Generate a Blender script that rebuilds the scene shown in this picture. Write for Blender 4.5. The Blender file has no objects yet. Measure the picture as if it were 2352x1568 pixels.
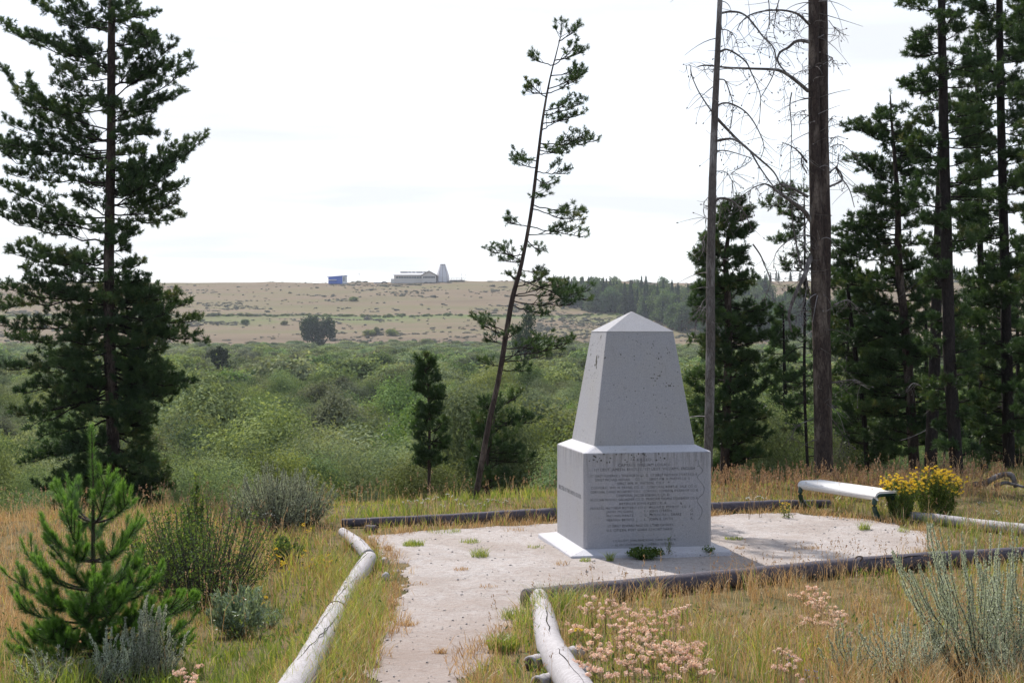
import bpy, math, random
import numpy as np
from mathutils import Vector
random.seed(7)
rng = np.random.default_rng(7)
R = math.radians
sc = bpy.context.scene
col = sc.collection

# ------------------------------------------------------------------ camera
EYE = 2.6; F = 3334.7; CU = 1176.0; HV = 761.6       # eye height, focal length and horizon row of the measured photograph
cam_d = bpy.data.cameras.new('camera'); cam = bpy.data.objects.new('camera', cam_d); col.objects.link(cam)
cam.location = (0, 0, EYE); cam.rotation_euler = (R(90), 0, 0)
cam_d.sensor_width = 36; cam_d.lens = 36 * F / 2352; cam_d.shift_y = -(784 - HV) / 2352
cam_d.clip_start = 0.1; cam_d.clip_end = 8000
sc.camera = cam
# ------------------------------------------------------------------ world
SUN_AZ = R(-25); SUN_EL = R(46)                      # sun ahead and to the left
w = bpy.data.worlds.new('World'); sc.world = w; w.use_nodes = True
nt = w.node_tree; nt.nodes.clear()
sky = nt.nodes.new('ShaderNodeTexSky'); sky.sky_type = 'NISHITA'; sky.sun_disc = False
sky.sun_elevation = SUN_EL; sky.sun_rotation = SUN_AZ; sky.altitude = 1900; sky.dust_density = 2.0; sky.air_density = 1.0
tc = nt.nodes.new('ShaderNodeTexCoord')
sep = nt.nodes.new('ShaderNodeSeparateXYZ'); nt.links.new(tc.outputs['Generated'], sep.inputs[0])
veil = nt.nodes.new('ShaderNodeMapRange'); nt.links.new(sep.outputs['Z'], veil.inputs[0])
veil.inputs[1].default_value = 0.0; veil.inputs[2].default_value = 1.0; veil.inputs[3].default_value = 0.92; veil.inputs[4].default_value = 0.32
mp = nt.nodes.new('ShaderNodeMapping'); mp.inputs['Scale'].default_value = (1.6, 1.6, 14)
nt.links.new(tc.outputs['Generated'], mp.inputs[0])
nz = nt.nodes.new('ShaderNodeTexNoise'); nz.inputs['Scale'].default_value = 2.2; nz.inputs['Detail'].default_value = 5
nt.links.new(mp.outputs[0], nz.inputs['Vector'])
nr = nt.nodes.new('ShaderNodeMapRange'); nt.links.new(nz.outputs[0], nr.inputs[0])
nr.inputs[1].default_value = .3; nr.inputs[2].default_value = .7; nr.inputs[3].default_value = .74; nr.inputs[4].default_value = 1.0
mul = nt.nodes.new('ShaderNodeMath'); mul.operation = 'MULTIPLY'; nt.links.new(veil.outputs[0], mul.inputs[0]); nt.links.new(nr.outputs[0], mul.inputs[1])
side = nt.nodes.new('ShaderNodeMapRange'); side.interpolation_type = 'SMOOTHSTEP'; nt.links.new(sep.outputs['Y'], side.inputs[0])
side.inputs[1].default_value = -.5; side.inputs[2].default_value = .7; side.inputs[3].default_value = .25; side.inputs[4].default_value = 1.0
mul2 = nt.nodes.new('ShaderNodeMath'); mul2.operation = 'MULTIPLY'; nt.links.new(mul.outputs[0], mul2.inputs[0]); nt.links.new(side.outputs[0], mul2.inputs[1])
mx = nt.nodes.new('ShaderNodeMix'); mx.data_type = 'RGBA'
nt.links.new(mul2.outputs[0], mx.inputs[0]); nt.links.new(sky.outputs[0], mx.inputs[6]); mx.inputs[7].default_value = (7.7, 7.75, 7.85, 1)
bg = nt.nodes.new('ShaderNodeBackground'); bg.inputs[1].default_value = 0.115
mp2 = nt.nodes.new('ShaderNodeMapping'); mp2.inputs['Scale'].default_value = (2.2, 2.2, 22); mp2.inputs['Location'].default_value = (3.1, .7, 1.3); nt.links.new(tc.outputs['Generated'], mp2.inputs[0])
nz2 = nt.nodes.new('ShaderNodeTexNoise'); nz2.inputs['Scale'].default_value = 1.6; nz2.inputs['Detail'].default_value = 4; nt.links.new(mp2.outputs[0], nz2.inputs['Vector'])
cr2 = nt.nodes.new('ShaderNodeMapRange'); nt.links.new(nz2.outputs[0], cr2.inputs[0]); cr2.inputs[1].default_value = .48; cr2.inputs[2].default_value = .66; cr2.inputs[3].default_value = 0; cr2.inputs[4].default_value = .9
mx2 = nt.nodes.new('ShaderNodeMix'); mx2.data_type = 'RGBA'; nt.links.new(cr2.outputs[0], mx2.inputs[0]); nt.links.new(mx.outputs[2], mx2.inputs[6]); mx2.inputs[7].default_value = (5.6, 5.8, 6.1, 1)
nt.links.new(mx2.outputs[2], bg.inputs[0])
wo = nt.nodes.new('ShaderNodeOutputWorld'); nt.links.new(bg.outputs[0], wo.inputs[0])
# ------------------------------------------------------------------ sun
sd = bpy.data.lights.new('sun', 'SUN'); sun = bpy.data.objects.new('sun', sd); col.objects.link(sun)
sd.energy = 4.4; sd.angle = R(1.0); sd.color = (1, .95, .88)
sv = Vector((math.sin(SUN_AZ) * math.cos(SUN_EL), math.cos(SUN_AZ) * math.cos(SUN_EL), math.sin(SUN_EL)))
sun.rotation_euler = sv.to_track_quat('Z', 'Y').to_euler(); sun.location = (-20, 40, 60)
# ------------------------------------------------------------------ exposure
sc.view_settings.view_transform = 'Standard'; sc.view_settings.look = 'None'
sc.view_settings.exposure = 0.5; sc.view_settings.gamma = 1; sc.view_settings.use_curve_mapping = False
sc.render.engine = 'CYCLES'; sc.cycles.max_bounces = 6; sc.cycles.volume_bounces = 0; sc.cycles.transmission_bounces = 4
HAZE = 0.00009

# ================================================================== helpers
def px(u, v, Y):                                     # world point at distance Y seen at column u, row v of the measured photo
    return np.array([(u - CU) / F * Y, Y, EYE + (HV - v) / F * Y])

_ph = rng.uniform(0, 6.28, (12, 2)); _dr = rng.uniform(0, 6.28, 12)
def noise2(x, y, s=1.0, o=0):                        # smooth value about -1..1
    x = np.asarray(x, float) / s; y = np.asarray(y, float) / s; r = 0
    for i in range(5):
        k = (i + o) % 12; f = 1.0 + .73 * i
        r = r + np.sin(x * f * math.cos(_dr[k]) + y * f * math.sin(_dr[k]) + _ph[k, 0] + 1.7 * np.sin(.6 * f * (y * math.cos(_dr[k]) - x * math.sin(_dr[k])) + _ph[k, 1])) / (1 + .5 * i)
    return r / 2.2

HILL_Y = np.array([0, 790, 850, 900, 960, 1005, 1040, 1100, 1160, 1225, 1290, 1500, 2500, 6000.])
HILL_Z = np.array([0, 0, 2.5, 9.5, 18, 22.5, 26.5, 36, 45, 53.0, 52.0, 44, 30, 30.])
def zt(x, y):
    x = np.asarray(x, float); y = np.asarray(y, float)
    d = 13.5 - np.clip(y, -6, 60)
    z = .08 * (d + np.sqrt(d * d + .6)) / 2
    ye = np.clip(22.5 + .42 * x, 18.5, 29)
    e = np.maximum(y - ye, 0)
    z = z - 8 * (1 - np.exp(-(e * e / (e + 1.5)) * .22 / 8))
    h = np.interp(y + 14 * noise2(x, y, 240, 3), HILL_Y, HILL_Z)
    z = z + h + np.clip((y - 60) / 100, 0, 1) * .5 * noise2(x, y, 22, 1) + np.clip((y - 780) / 150, 0, 1) * 1.0 * noise2(x, y, 60, 5)
    z = z + np.clip((y - 900) / 200, 0, 1) * (-.006 * np.clip(-x - 250, 0, 400) + .010 * np.clip(x - 180, 0, 220))
    return z + .018 * noise2(x, y, .9, 7) * (y < 120)

def gp(u, v):                                        # where the sight line meets the ground
    t = np.concatenate([np.linspace(5, 60, 1200), np.geomspace(60, 1500, 2500)])
    X = (u - CU) / F * t; Z = EYE + (HV - v) / F * t
    below = Z < zt(X, t)
    i = int(np.argmax(below)) if below.any() else len(t) - 1
    return np.array([X[i], t[i], float(zt(X[i], t[i]))])
def ground_at(u, Y):
    x = (u - CU) / F * Y
    return np.array([x, Y, float(zt(x, Y))])

WLOC = {}
def tag(o, label=None, cat=None, group=None, kind=None):
    if label: o['label'] = label
    if cat: o['category'] = cat
    if group: o['group'] = group
    if kind: o['kind'] = kind
    return o
def thing(name, label, cat, loc, group=None):
    o = bpy.data.objects.new(name, None); o.empty_display_size = .2; col.objects.link(o)
    o.location = [float(c) for c in loc]; WLOC[o.name] = np.array(loc, float)
    return tag(o, label, cat, group)

class MB:
    def __init__(s): s.V = []; s.Q = []; s.T = []; s.A = []; s.n = 0; s.sm = True
    def add(s, V, Q=None, T=None, val=0.5):
        V = np.asarray(V, float).reshape(-1, 3)
        if Q is not None and len(Q): s.Q.append(np.asarray(Q, int).reshape(-1, 4) + s.n)
        if T is not None and len(T): s.T.append(np.asarray(T, int).reshape(-1, 3) + s.n)
        s.V.append(V); s.A.append(np.broadcast_to(np.asarray(val, float), (len(V),)).copy()); s.n += len(V)
        return s
    def tube(s, P, rad, n=8, caps=True, wob=0, val=.5):
        P = np.asarray(P, float); m = len(P); rad = np.broadcast_to(np.asarray(rad, float), (m,))
        t = np.gradient(P, axis=0); t /= np.linalg.norm(t, axis=1)[:, None] + 1e-9
        ref = np.array([0, 0, 1.]) if abs(t[:, 2]).mean() < .8 else np.array([1., 0, 0])
        a = np.cross(t, ref); a /= np.linalg.norm(a, axis=1)[:, None] + 1e-9; b = np.cross(t, a)
        th = np.arange(n) / n * 2 * np.pi
        rr = rad[:, None] * np.ones((m, n))
        if wob: rr = rr * (1 + wob * rng.normal(0, 1, (m, n)) * .5 + wob * np.sin(th * 2 + rng.uniform(0, 6))[None])
        V = P[:, None] + rr[..., None] * (a[:, None] * np.cos(th)[None, :, None] + b[:, None] * np.sin(th)[None, :, None])
        i = np.arange(m - 1)[:, None] * n; j = np.arange(n)[None]; k = (j + 1) % n
        Q = np.stack([i + j, i + k, i + n + k, i + n + j], -1).reshape(-1, 4)
        V = V.reshape(-1, 3); T = []
        if caps:
            V = np.vstack([V, P[0], P[-1]]); c0 = m * n; c1 = c0 + 1; jj = np.arange(n); kk = (jj + 1) % n
            T = np.vstack([np.stack([np.full(n, c0), kk, jj], -1), np.stack([np.full(n, c1), (m - 1) * n + jj, (m - 1) * n + kk], -1)])
        return s.add(V, Q, T, val)
    def box(s, c, size, rz=0, val=.5):
        x, y, z = np.array(size) / 2.; V = np.array([[sx * x, sy * y, sz * z] for sz in (-1, 1) for sy in (-1, 1) for sx in (-1, 1)])
        cr, sr = math.cos(rz), math.sin(rz); V = np.stack([V[:, 0] * cr - V[:, 1] * sr, V[:, 0] * sr + V[:, 1] * cr, V[:, 2]], -1) + np.array(c)
        return s.add(V, [[0, 2, 3, 1], [4, 5, 7, 6], [0, 1, 5, 4], [2, 6, 7, 3], [0, 4, 6, 2], [1, 3, 7, 5]], None, val)
    def build(s, name, mat, parent=None, loc=None, smooth=True, kind=None, mesh_only=False):
        V = np.vstack(s.V); org = np.zeros(3)
        if parent is not None and parent.name in WLOC: org = WLOC[parent.name]
        elif loc is not None: org = np.array(loc, float)
        V = V - org
        Q = np.vstack(s.Q) if s.Q else np.zeros((0, 4), int); T = np.vstack(s.T) if s.T else np.zeros((0, 3), int)
        me = bpy.data.meshes.new(name); me.vertices.add(len(V)); me.vertices.foreach_set('co', V.astype(np.float32).ravel())
        nl = len(Q) * 4 + len(T) * 3; me.loops.add(nl); me.loops.foreach_set('vertex_index', np.concatenate([Q.ravel(), T.ravel()]).astype(np.int32))
        me.polygons.add(len(Q) + len(T))
        ls = np.concatenate([np.arange(len(Q)) * 4, len(Q) * 4 + np.arange(len(T)) * 3]).astype(np.int32)
        me.polygons.foreach_set('loop_start', ls)
        me.polygons.foreach_set('use_smooth', np.full(len(ls), smooth))
        at = me.attributes.new('v', 'FLOAT', 'POINT'); at.data.foreach_set('value', np.concatenate(s.A).astype(np.float32))
        me.update(calc_edges=True); me.validate()
        me.materials.append(mat)
        if mesh_only: return me
        o = bpy.data.objects.new(name, me); col.objects.link(o)
        if parent is not None: o.parent = parent; WLOC[o.name] = org
        else: o.location = org; WLOC[o.name] = org
        if kind: o['kind'] = kind
        return o

def copy_thing(src, loc, rz=None, s=None, label=None, parent=None):
    c = src.copy(); col.objects.link(c)
    if parent is None:
        c.location = [float(q) for q in loc]
        if rz is not None: c.rotation_euler = (0, 0, rz)
        if s is not None: c.scale = (s, s, s) if np.isscalar(s) else tuple(float(q) for q in s)
        if label: c['label'] = label
    else: c.parent = parent
    for ch in list(src.children): copy_thing(ch, None, parent=c)
    return c

def unit(v): return v / (np.linalg.norm(v, axis=-1, keepdims=True) + 1e-9)
def needles(mb, O, A, L, k, nl, wd, spread=(.45, 1.1), val=None, fwd=1.0):
    """k needles on each brush whose axis starts at O and runs along A for L"""
    N = len(O); O = np.repeat(O, k, 0); A = np.repeat(unit(A), k, 0); L = np.repeat(np.broadcast_to(L, (N,)), k)
    M = N * k; t = rng.random(M); B = unit(np.cross(A, rng.normal(0, 1, (M, 3))))
    al = rng.uniform(spread[0], spread[1], M)
    al = al * (1.15 - .6 * t)
    D = A * np.cos(al)[:, None] + B * np.sin(al)[:, None]
    ln = nl * rng.uniform(.75, 1.15, M); S = O + A * (L * t)[:, None]
    W = unit(np.cross(D, rng.normal(0, 1, (M, 3)))) * wd / 2
    V = np.stack([S - W, S + W, S + D * ln[:, None]], 1).reshape(-1, 3)
    v = rng.random(M) if val is None else np.repeat(val, k) + rng.normal(0, .08, M)
    mb.add(V, None, np.arange(M * 3).reshape(-1, 3), np.repeat(np.clip(v, 0, 1), 3))
def leaves(mb, C, size, val, asp=.5, N=None, FN=None):
    M = len(C)
    if FN is not None: FN = unit(FN); N = np.cross(FN, rng.normal(0, 1, (M, 3)))
    a = unit(rng.normal(0, 1, (M, 3))) if N is None else unit(N); b = unit(np.cross(a, rng.normal(0, 1, (M, 3)))) if FN is None else unit(np.cross(FN, a))
    sz = np.broadcast_to(size, (M,))[:, None]
    V = np.stack([C - a * sz / 2, C + b * sz * asp / 2, C + a * sz / 2, C - b * sz * asp / 2], 1).reshape(-1, 3)
    mb.add(V, np.arange(M * 4).reshape(-1, 4), None, np.repeat(np.clip(val, 0, 1), 4))
def bez(S, C, T, n=9):
    t = np.linspace(0, 1, n)[:, None]; return (1 - t) ** 2 * S + 2 * t * (1 - t) * C + t * t * T
def cat(P, n):                                       # smooth polyline through points
    P = np.asarray(P, float); m = len(P); q = np.linspace(0, m - 1, n)
    Pp = np.vstack([2 * P[0] - P[1], P, 2 * P[-1] - P[-2]]); out = []
    for t in q:
        i = min(int(t), m - 2); f = t - i; p0, p1, p2, p3 = Pp[i], Pp[i + 1], Pp[i + 2], Pp[i + 3]
        out.append(.5 * ((2 * p1) + (-p0 + p2) * f + (2 * p0 - 5 * p1 + 4 * p2 - p3) * f * f + (-p0 + 3 * p1 - 3 * p2 + p3) * f ** 3))
    return np.array(out)

# ================================================================== materials
class NB:
    def __init__(s, name):
        s.m = bpy.data.materials.new(name); s.m.use_nodes = True; s.t = s.m.node_tree; s.t.nodes.clear()
        s.out = s.t.nodes.new('ShaderNodeOutputMaterial')
    def n(s, ty, **kw):
        x = s.t.nodes.new(ty)
        for k, v in kw.items():
            if k.startswith('i_'): x.inputs[k[2:].replace('_', ' ')].default_value = v
            else: setattr(x, k, v)
        return x
    def l(s, a, b): s.t.links.new(a, b)
    def pos(s, sc_=(1, 1, 1), obj=False):
        g = s.n('ShaderNodeTexCoord').outputs['Object'] if obj else s.n('ShaderNodeNewGeometry').outputs['Position']
        m = s.n('ShaderNodeMapping'); m.inputs['Scale'].default_value = sc_; s.l(g, m.inputs[0]); return m.outputs[0]
    def noise(s, vec, scale, det=4, rough=.6):
        x = s.n('ShaderNodeTexNoise'); x.inputs['Scale'].default_value = scale; x.inputs['Detail'].default_value = det; x.inputs['Roughness'].default_value = rough
        s.l(vec, x.inputs['Vector']); return x.outputs[0]
    def ramp(s, fac, stops, interp='LINEAR'):
        x = s.n('ShaderNodeValToRGB'); x.color_ramp.interpolation = interp; e = x.color_ramp.elements
        while len(e) < len(stops): e.new(.5)
        for i, (p, c) in enumerate(stops): e[i].position = p; e[i].color = (*c, 1) if len(c) == 3 else c
        s.l(fac, x.inputs[0]); return x.outputs[0]
    def rng(s, v, a, b, c=0., d=1.):
        x = s.n('ShaderNodeMapRange'); s.l(v, x.inputs[0])
        for i, q in enumerate((a, b, c, d)): x.inputs[i + 1].default_value = q
        return x.outputs[0]
    def mix(s, f, a, b, mode='MIX'):
        x = s.n('ShaderNodeMix'); x.data_type = 'RGBA'; x.blend_type = mode
        for sock, q in ((x.inputs[0], f), (x.inputs[6], a), (x.inputs[7], b)):
            if hasattr(q, 'links'): s.l(q, sock)
            elif isinstance(q, tuple): sock.default_value = (*q, 1)
            else: sock.default_value = q
        return x.outputs[2]
    def math(s, op, a, b=0.):
        x = s.n('ShaderNodeMath', operation=op)
        for i, q in enumerate((a, b)):
            if hasattr(q, 'links'): s.l(q, x.inputs[i])
            else: x.inputs[i].default_value = q
        return x.outputs[0]
    def fin(s, color, rough=.8, bump=None, bstr=.3, bdist=.01, spec=.3, metal=0., bump2=None):
        p = s.n('ShaderNodeBsdfPrincipled')
        if hasattr(color, 'links'): s.l(color, p.inputs['Base Color'])
        else: p.inputs['Base Color'].default_value = (*color, 1)
        if hasattr(rough, 'links'): s.l(rough, p.inputs['Roughness'])
        else: p.inputs['Roughness'].default_value = rough
        p.inputs['Specular IOR Level'].default_value = spec; p.inputs['Metallic'].default_value = metal
        if bump is not None:
            b = s.n('ShaderNodeBump'); b.inputs['Strength'].default_value = bstr; b.inputs['Distance'].default_value = bdist
            s.l(bump, b.inputs['Height']); s.l(b.outputs[0], p.inputs['Normal'])
        s.l(p.outputs[0], s.out.inputs[0]); return s.m

def leafmat(name, stops, trans=.35, rough=.55, objrand=0., gloss=.06, tcol=(1.25, 1.15, .6)):
    b = NB(name); a = b.n('ShaderNodeAttribute', attribute_name='v').outputs['Fac']
    c = b.ramp(a, stops)
    if objrand:
        oi = b.n('ShaderNodeObjectInfo').outputs['Random']
        h = b.n('ShaderNodeHueSaturation'); b.l(c, h.inputs['Color'])
        b.l(b.rng(oi, 0, 1, .5 - .045 * objrand, .5 + .035 * objrand), h.inputs['Hue'])
        r2 = b.math('FRACT', b.math('MULTIPLY', oi, 17.3)); b.l(b.rng(r2, 0, 1, 1 - .35 * objrand, 1 + .35 * objrand), h.inputs['Value'])
        r3 = b.math('FRACT', b.math('MULTIPLY', oi, 71.7)); b.l(b.rng(r3, 0, 1, 1 - .45 * objrand, 1.1), h.inputs['Saturation']); c = h.outputs[0]
    d = b.n('ShaderNodeBsdfDiffuse'); b.l(c, d.inputs[0])
    t = b.n('ShaderNodeBsdfTranslucent'); b.l(b.mix(1.0, c, tcol, 'MULTIPLY'), t.inputs[0])
    g = b.n('ShaderNodeBsdfGlossy'); g.inputs['Roughness'].default_value = rough; g.inputs[0].default_value = (1, 1, 1, 1)
    m1 = b.n('ShaderNodeMixShader'); m1.inputs[0].default_value = trans; b.l(d.outputs[0], m1.inputs[1]); b.l(t.outputs[0], m1.inputs[2])
    m2 = b.n('ShaderNodeMixShader'); m2.inputs[0].default_value = gloss; b.l(m1.outputs[0], m2.inputs[1]); b.l(g.outputs[0], m2.inputs[2])
    b.l(m2.outputs[0], b.out.inputs[0]); return b.m

def bark(name, c0, c1, c2=None, sc_=1.0):
    b = NB(name); p = b.pos((14 * sc_, 14 * sc_, 4 * sc_), True); n1 = b.noise(p, 1.6, 6, .7); n2 = b.noise(p, .35, 3)
    vor = b.n('ShaderNodeTexVoronoi', feature='DISTANCE_TO_EDGE'); vor.inputs['Scale'].default_value = 2.0; b.l(p, vor.inputs['Vector'])
    c = b.ramp(n1, [(.25, c0), (.7, c1)])
    if c2: c = b.mix(b.rng(n2, .5, .65), c, c2)
    c = b.mix(b.rng(vor.outputs[0], 0, .12, .45, 0), c, tuple(q * .3 for q in c0))
    return b.fin(c, .95, n1, .9, .02, .15)

def stone(name='granite', lift=1.0):
    b = NB(name); p = b.pos(obj=True); pz = b.pos((26, 26, 2.2), True)
    fine = b.noise(p, 160, 3, .7); mid = b.noise(p, 9, 5); big = b.noise(p, 1.6, 3)
    c = b.ramp(fine, [(.30, (.212, .210, .235)), (.5, (.335, .332, .358)), (.72, (.48, .475, .495))])
    c = b.mix(b.rng(mid, .35, .75, 0, .30), c, (.33, .32, .33))
    c = b.mix(b.rng(big, .45, .7, 0, .25), c, (.36, .33, .27))
    v = b.n('ShaderNodeTexVoronoi'); v.inputs['Scale'].default_value = 22; b.l(p, v.inputs['Vector'])
    patch = b.rng(b.noise(p, 3.1, 3), .52, .66); dots = b.math('MULTIPLY', b.rng(v.outputs['Distance'], .10, .26, 1, 0), patch)
    c = b.mix(b.math('MULTIPLY', dots, .85), c, (.045, .04, .04))
    sp = b.n('ShaderNodeSeparateXYZ'); b.l(b.pos(obj=True), sp.inputs[0])
    a = b.n('ShaderNodeAttribute', attribute_name='v').outputs['Fac']       # weathering runs marked on the upper edge of the pedestal
    st = b.math('MULTIPLY', b.rng(b.noise(pz, 1.0, 5, .75), .47, .66), a)
    c = b.mix(b.math('MULTIPLY', st, .6), c, (.11, .10, .10))
    pl = b.pos((9, 9, .9), True); runs = b.rng(b.noise(pl, 1.3, 5, .7), .55, .75)
    c = b.mix(b.math('MULTIPLY', runs, .22), c, (.20, .19, .175))
    c = b.mix(b.rng(b.noise(p, 45, 2), .66, .74, 0, .35), c, (.12, .115, .12))
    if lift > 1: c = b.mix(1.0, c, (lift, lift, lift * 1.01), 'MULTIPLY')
    return b.fin(c, .85, fine, .25, .004, .25)
M = {}
M['stone'] = stone(); M['stone_skylit'] = stone('skylit_granite', 1.5)  # lighter copy for plinth and shoulder: skylight on them is put into the colour
def letter():
    b = NB('worn_letter_paint'); p = b.pos(obj=True)
    f = b.rng(b.noise(p, 7, 3), .40, .72, 1, 0)
    c = b.mix(f, (.25, .248, .265), (.10, .10, .108)); return b.fin(c, .9)
M['letter'] = letter()
b = NB('lichen_black'); M['lichen'] = b.fin(b.ramp(b.noise(b.pos(), 60, 3), [(.3, (.03, .028, .025)), (.7, (.10, .09, .07))]), .95)

def gravel():
    b = NB('decomposed_granite_gravel'); p = b.pos()
    f1 = b.noise(p, 70, 5, .8); f2 = b.noise(p, 9, 5, .7); f3 = b.noise(p, .9, 4)
    c = b.ramp(f1, [(.32, (.26, .225, .215)), (.47, (.48, .44, .425)), (.66, (.68, .65, .64))])
    c = b.mix(b.rng(f2, .42, .64, 0, .6), c, (.42, .345, .31))
    c = b.mix(b.rng(f3, .44, .60, 0, .45), c, (.33, .265, .225)); c = b.mix(b.rng(b.noise(p, 22, 4, .7), .5, .66, 0, .45), c, (.25, .20, .18))
    sp = b.n('ShaderNodeSeparateXYZ'); b.l(p, sp.inputs[0])
    c = b.mix(b.rng(sp.outputs['Y'], 15.5, 10.5, 0, .5), c, (.29, .215, .18))   # browner, more trodden soil on the path itself
    v = b.n('ShaderNodeTexVoronoi'); v.inputs['Scale'].default_value = 34; b.l(p, v.inputs['Vector'])
    c = b.mix(b.math('MULTIPLY', b.rng(v.outputs['Distance'], .08, .2, .5, 0), b.rng(b.noise(p, 5, 2), .45, .6)), c, (.20, .17, .165))
    h = b.math('ADD', f1, b.math('MULTIPLY', f2, 2.2)); return b.fin(c, .95, h, .8, .022, .15)
M['gravel'] = gravel()
def ground():
    b = NB('ground_soil_and_grass'); p = b.pos(); sp = b.n('ShaderNodeSeparateXYZ'); b.l(p, sp.inputs[0])
    near = b.ramp(b.noise(p, 2.2, 6, .7), [(.3, (.055, .06, .025)), (.5, (.12, .10, .05)), (.7, (.20, .155, .09))])
    val = b.ramp(b.noise(p, .05, 4), [(.35, (.022, .030, .012)), (.6, (.040, .052, .022)), (.78, (.15, .15, .07))])
    c = b.mix(b.rng(sp.outputs['Y'], 30, 60), near, val)
    ps = b.pos((.22, 1.5, 1)); h1 = b.noise(ps, .018, 5, .6); h2 = b.noise(ps, .16, 5, .7)
    hill = b.ramp(h1, [(.32, (.150, .115, .080)), (.5, (.195, .150, .104)), (.62, (.165, .148, .082)), (.75, (.225, .180, .120))])
    hill = b.mix(b.rng(h2, .52, .68, 0, .6), hill, (.14, .125, .085))
    # greener strip of the old ditch line
    yb = b.math('ADD', sp.outputs['Y'], b.math('MULTIPLY', b.noise(b.pos((.004, .004, .004)), 1.0, 2), 20))
    strip = b.math('MULTIPLY', b.rng(yb, 985, 1006), b.rng(yb, 1024, 1014))
    hill = b.mix(b.math('MULTIPLY', strip, b.rng(b.noise(p, .03, 3), .35, .55, .2, .8)), hill, (.10, .15, .045))
    s2 = b.math('MULTIPLY', b.rng(yb, 940, 975), b.rng(yb, 1010, 985)); hill = b.mix(b.math('MULTIPLY', s2, b.rng(b.noise(p, .02, 3), .45, .6, 0, .7)), hill, (.13, .16, .06))
    edge = b.math('ADD', sp.outputs['Y'], b.math('MULTIPLY', b.noise(p, .02, 4), 90))
    c = b.mix(b.rng(edge, 850, 885), c, hill)
    return b.fin(c, 1.0, b.noise(p, 12, 5), .5, .03, .05)
M['ground'] = ground()

def wood(name, c0, c1, c2, dark=.05):
    b = NB(name); p = b.pos(obj=True); a = b.n('ShaderNodeAttribute', attribute_name='v').outputs['Fac']
    n1 = b.noise(p, 30, 6, .75); n2 = b.noise(p, 3.0, 4); n3 = b.noise(p, 110, 3, .8)
    c = b.ramp(n1, [(.3, c0), (.55, c1), (.75, c2)]); c = b.mix(b.rng(n2, .4, .7, 0, .5), c, c1)
    c = b.mix(b.rng(n3, .58, .75, 0, .5), c, (dark, dark, dark))
    return b.fin(c, .8, n1, .5, .008, .3)
M['wood_pale'] = wood('weathered_log_silver', (.25, .225, .235), (.40, .38, .395), (.53, .51, .53), .10)
M['wood_shaded'] = wood('weathered_log_shaded', (.050, .042, .054), (.088, .078, .098), (.15, .138, .165))  # same wood as the pale logs, with their shade painted into the colour
b = NB('wood_crack'); M['crack'] = b.fin((.012, .010, .009), 1.0)
b = NB('log_end_grain'); M['endgrain'] = b.fin(b.ramp(b.noise(b.pos(), 45, 4), [(.3, (.05, .035, .03)), (.7, (.16, .12, .10))]), .9)
b = NB('white_bench_boards'); M['bench'] = b.fin(b.ramp(b.noise(b.pos((3, 3, 20)), 5, 5), [(.3, (.62, .61, .60)), (.6, (.74, .73, .73))]), .5, None)
b = NB('green_cast_iron'); M['iron'] = b.fin(b.ramp(b.noise(b.pos(), 30, 3), [(.3, (.006, .028, .02)), (.7, (.012, .045, .032))]), .35, spec=.5)
M['bark'] = bark('pine_bark', (.024, .018, .017), (.090, .066, .058), (.17, .135, .115))
M['bark_dark'] = bark('pine_bark_dark', (.016, .014, .015), (.045, .036, .034))
M['bark_grey'] = bark('dead_wood_bark', (.07, .058, .055), (.17, .15, .145), (.27, .25, .25))
M['twig'] = bark('dry_twigs', (.05, .042, .04), (.10, .085, .08)); M['twig_pale'] = bark('bleached_twigs', (.22, .21, .22), (.38, .36, .37))
M['needle'] = leafmat('pine_needles', [(0, (.018, .040, .014)), (.5, (.038, .082, .026)), (.85, (.065, .118, .034)), (1, (.12, .13, .045))], .32, .45, 0, .035)
M['needle_young'] = leafmat('young_pine_needles', [(0, (.024, .062, .016)), (.5, (.062, .150, .032)), (1, (.12, .25, .055))], .35, .4, 0, .05)
M['candle'] = leafmat('new_growth_needles', [(0, (.09, .21, .035)), (1, (.19, .36, .07))], .4, .4, 0, .05)
M['willow'] = leafmat('willow_leaves', [(0, (.072, .115, .034)), (.5, (.165, .226, .074)), (1, (.29, .36, .135))], .30, .8, .8, .012, (1.2, 1.15, .7))
M['willow_dull'] = leafmat('dull_willow_leaves', [(0, (.065, .082, .038)), (.5, (.13, .16, .075)), (1, (.21, .24, .13))], .36, .8, .7, .012, (1.1, 1.1, .8))
M['willow_yellow'] = leafmat('yellowing_willow_leaves', [(0, (.10, .09, .03)), (.5, (.24, .17, .045)), (1, (.42, .27, .07))], .4, .6, .2, .02)
M['willow_grey'] = leafmat('grey_willow_leaves', [(0, (.045, .05, .04)), (.5, (.085, .09, .07)), (1, (.13, .135, .10))], .3, .6, .2, .03)
M['conifer_far'] = leafmat('far_conifer_needles', [(0, (.016, .036, .018)), (.5, (.034, .068, .032)), (1, (.06, .105, .045))], .2, .6, .6, .02)
M['aspen_far'] = leafmat('far_broadleaf_leaves', [(0, (.045, .085, .03)), (.5, (.075, .135, .045)), (1, (.115, .185, .065))], .35, .6, .6, .02)
M['cottonwood'] = leafmat('cottonwood_leaves', [(0, (.018, .04, .014)), (.5, (.032, .065, .022)), (1, (.055, .095, .032))], .3, .6, 0, .03)
M['sage'] = leafmat('sagebrush_leaves', [(0, (.22, .25, .17)), (.5, (.40, .44, .33)), (1, (.58, .61, .49))], .42, .5, .3, .05, (1.05, 1.05, .85))
M['sage_dark'] = leafmat('sagebrush_inner_leaves', [(0, (.12, .145, .09)), (.5, (.22, .25, .175)), (1, (.35, .39, .29))], .42, .5, .3, .04, (1.05, 1.05, .85))
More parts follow.
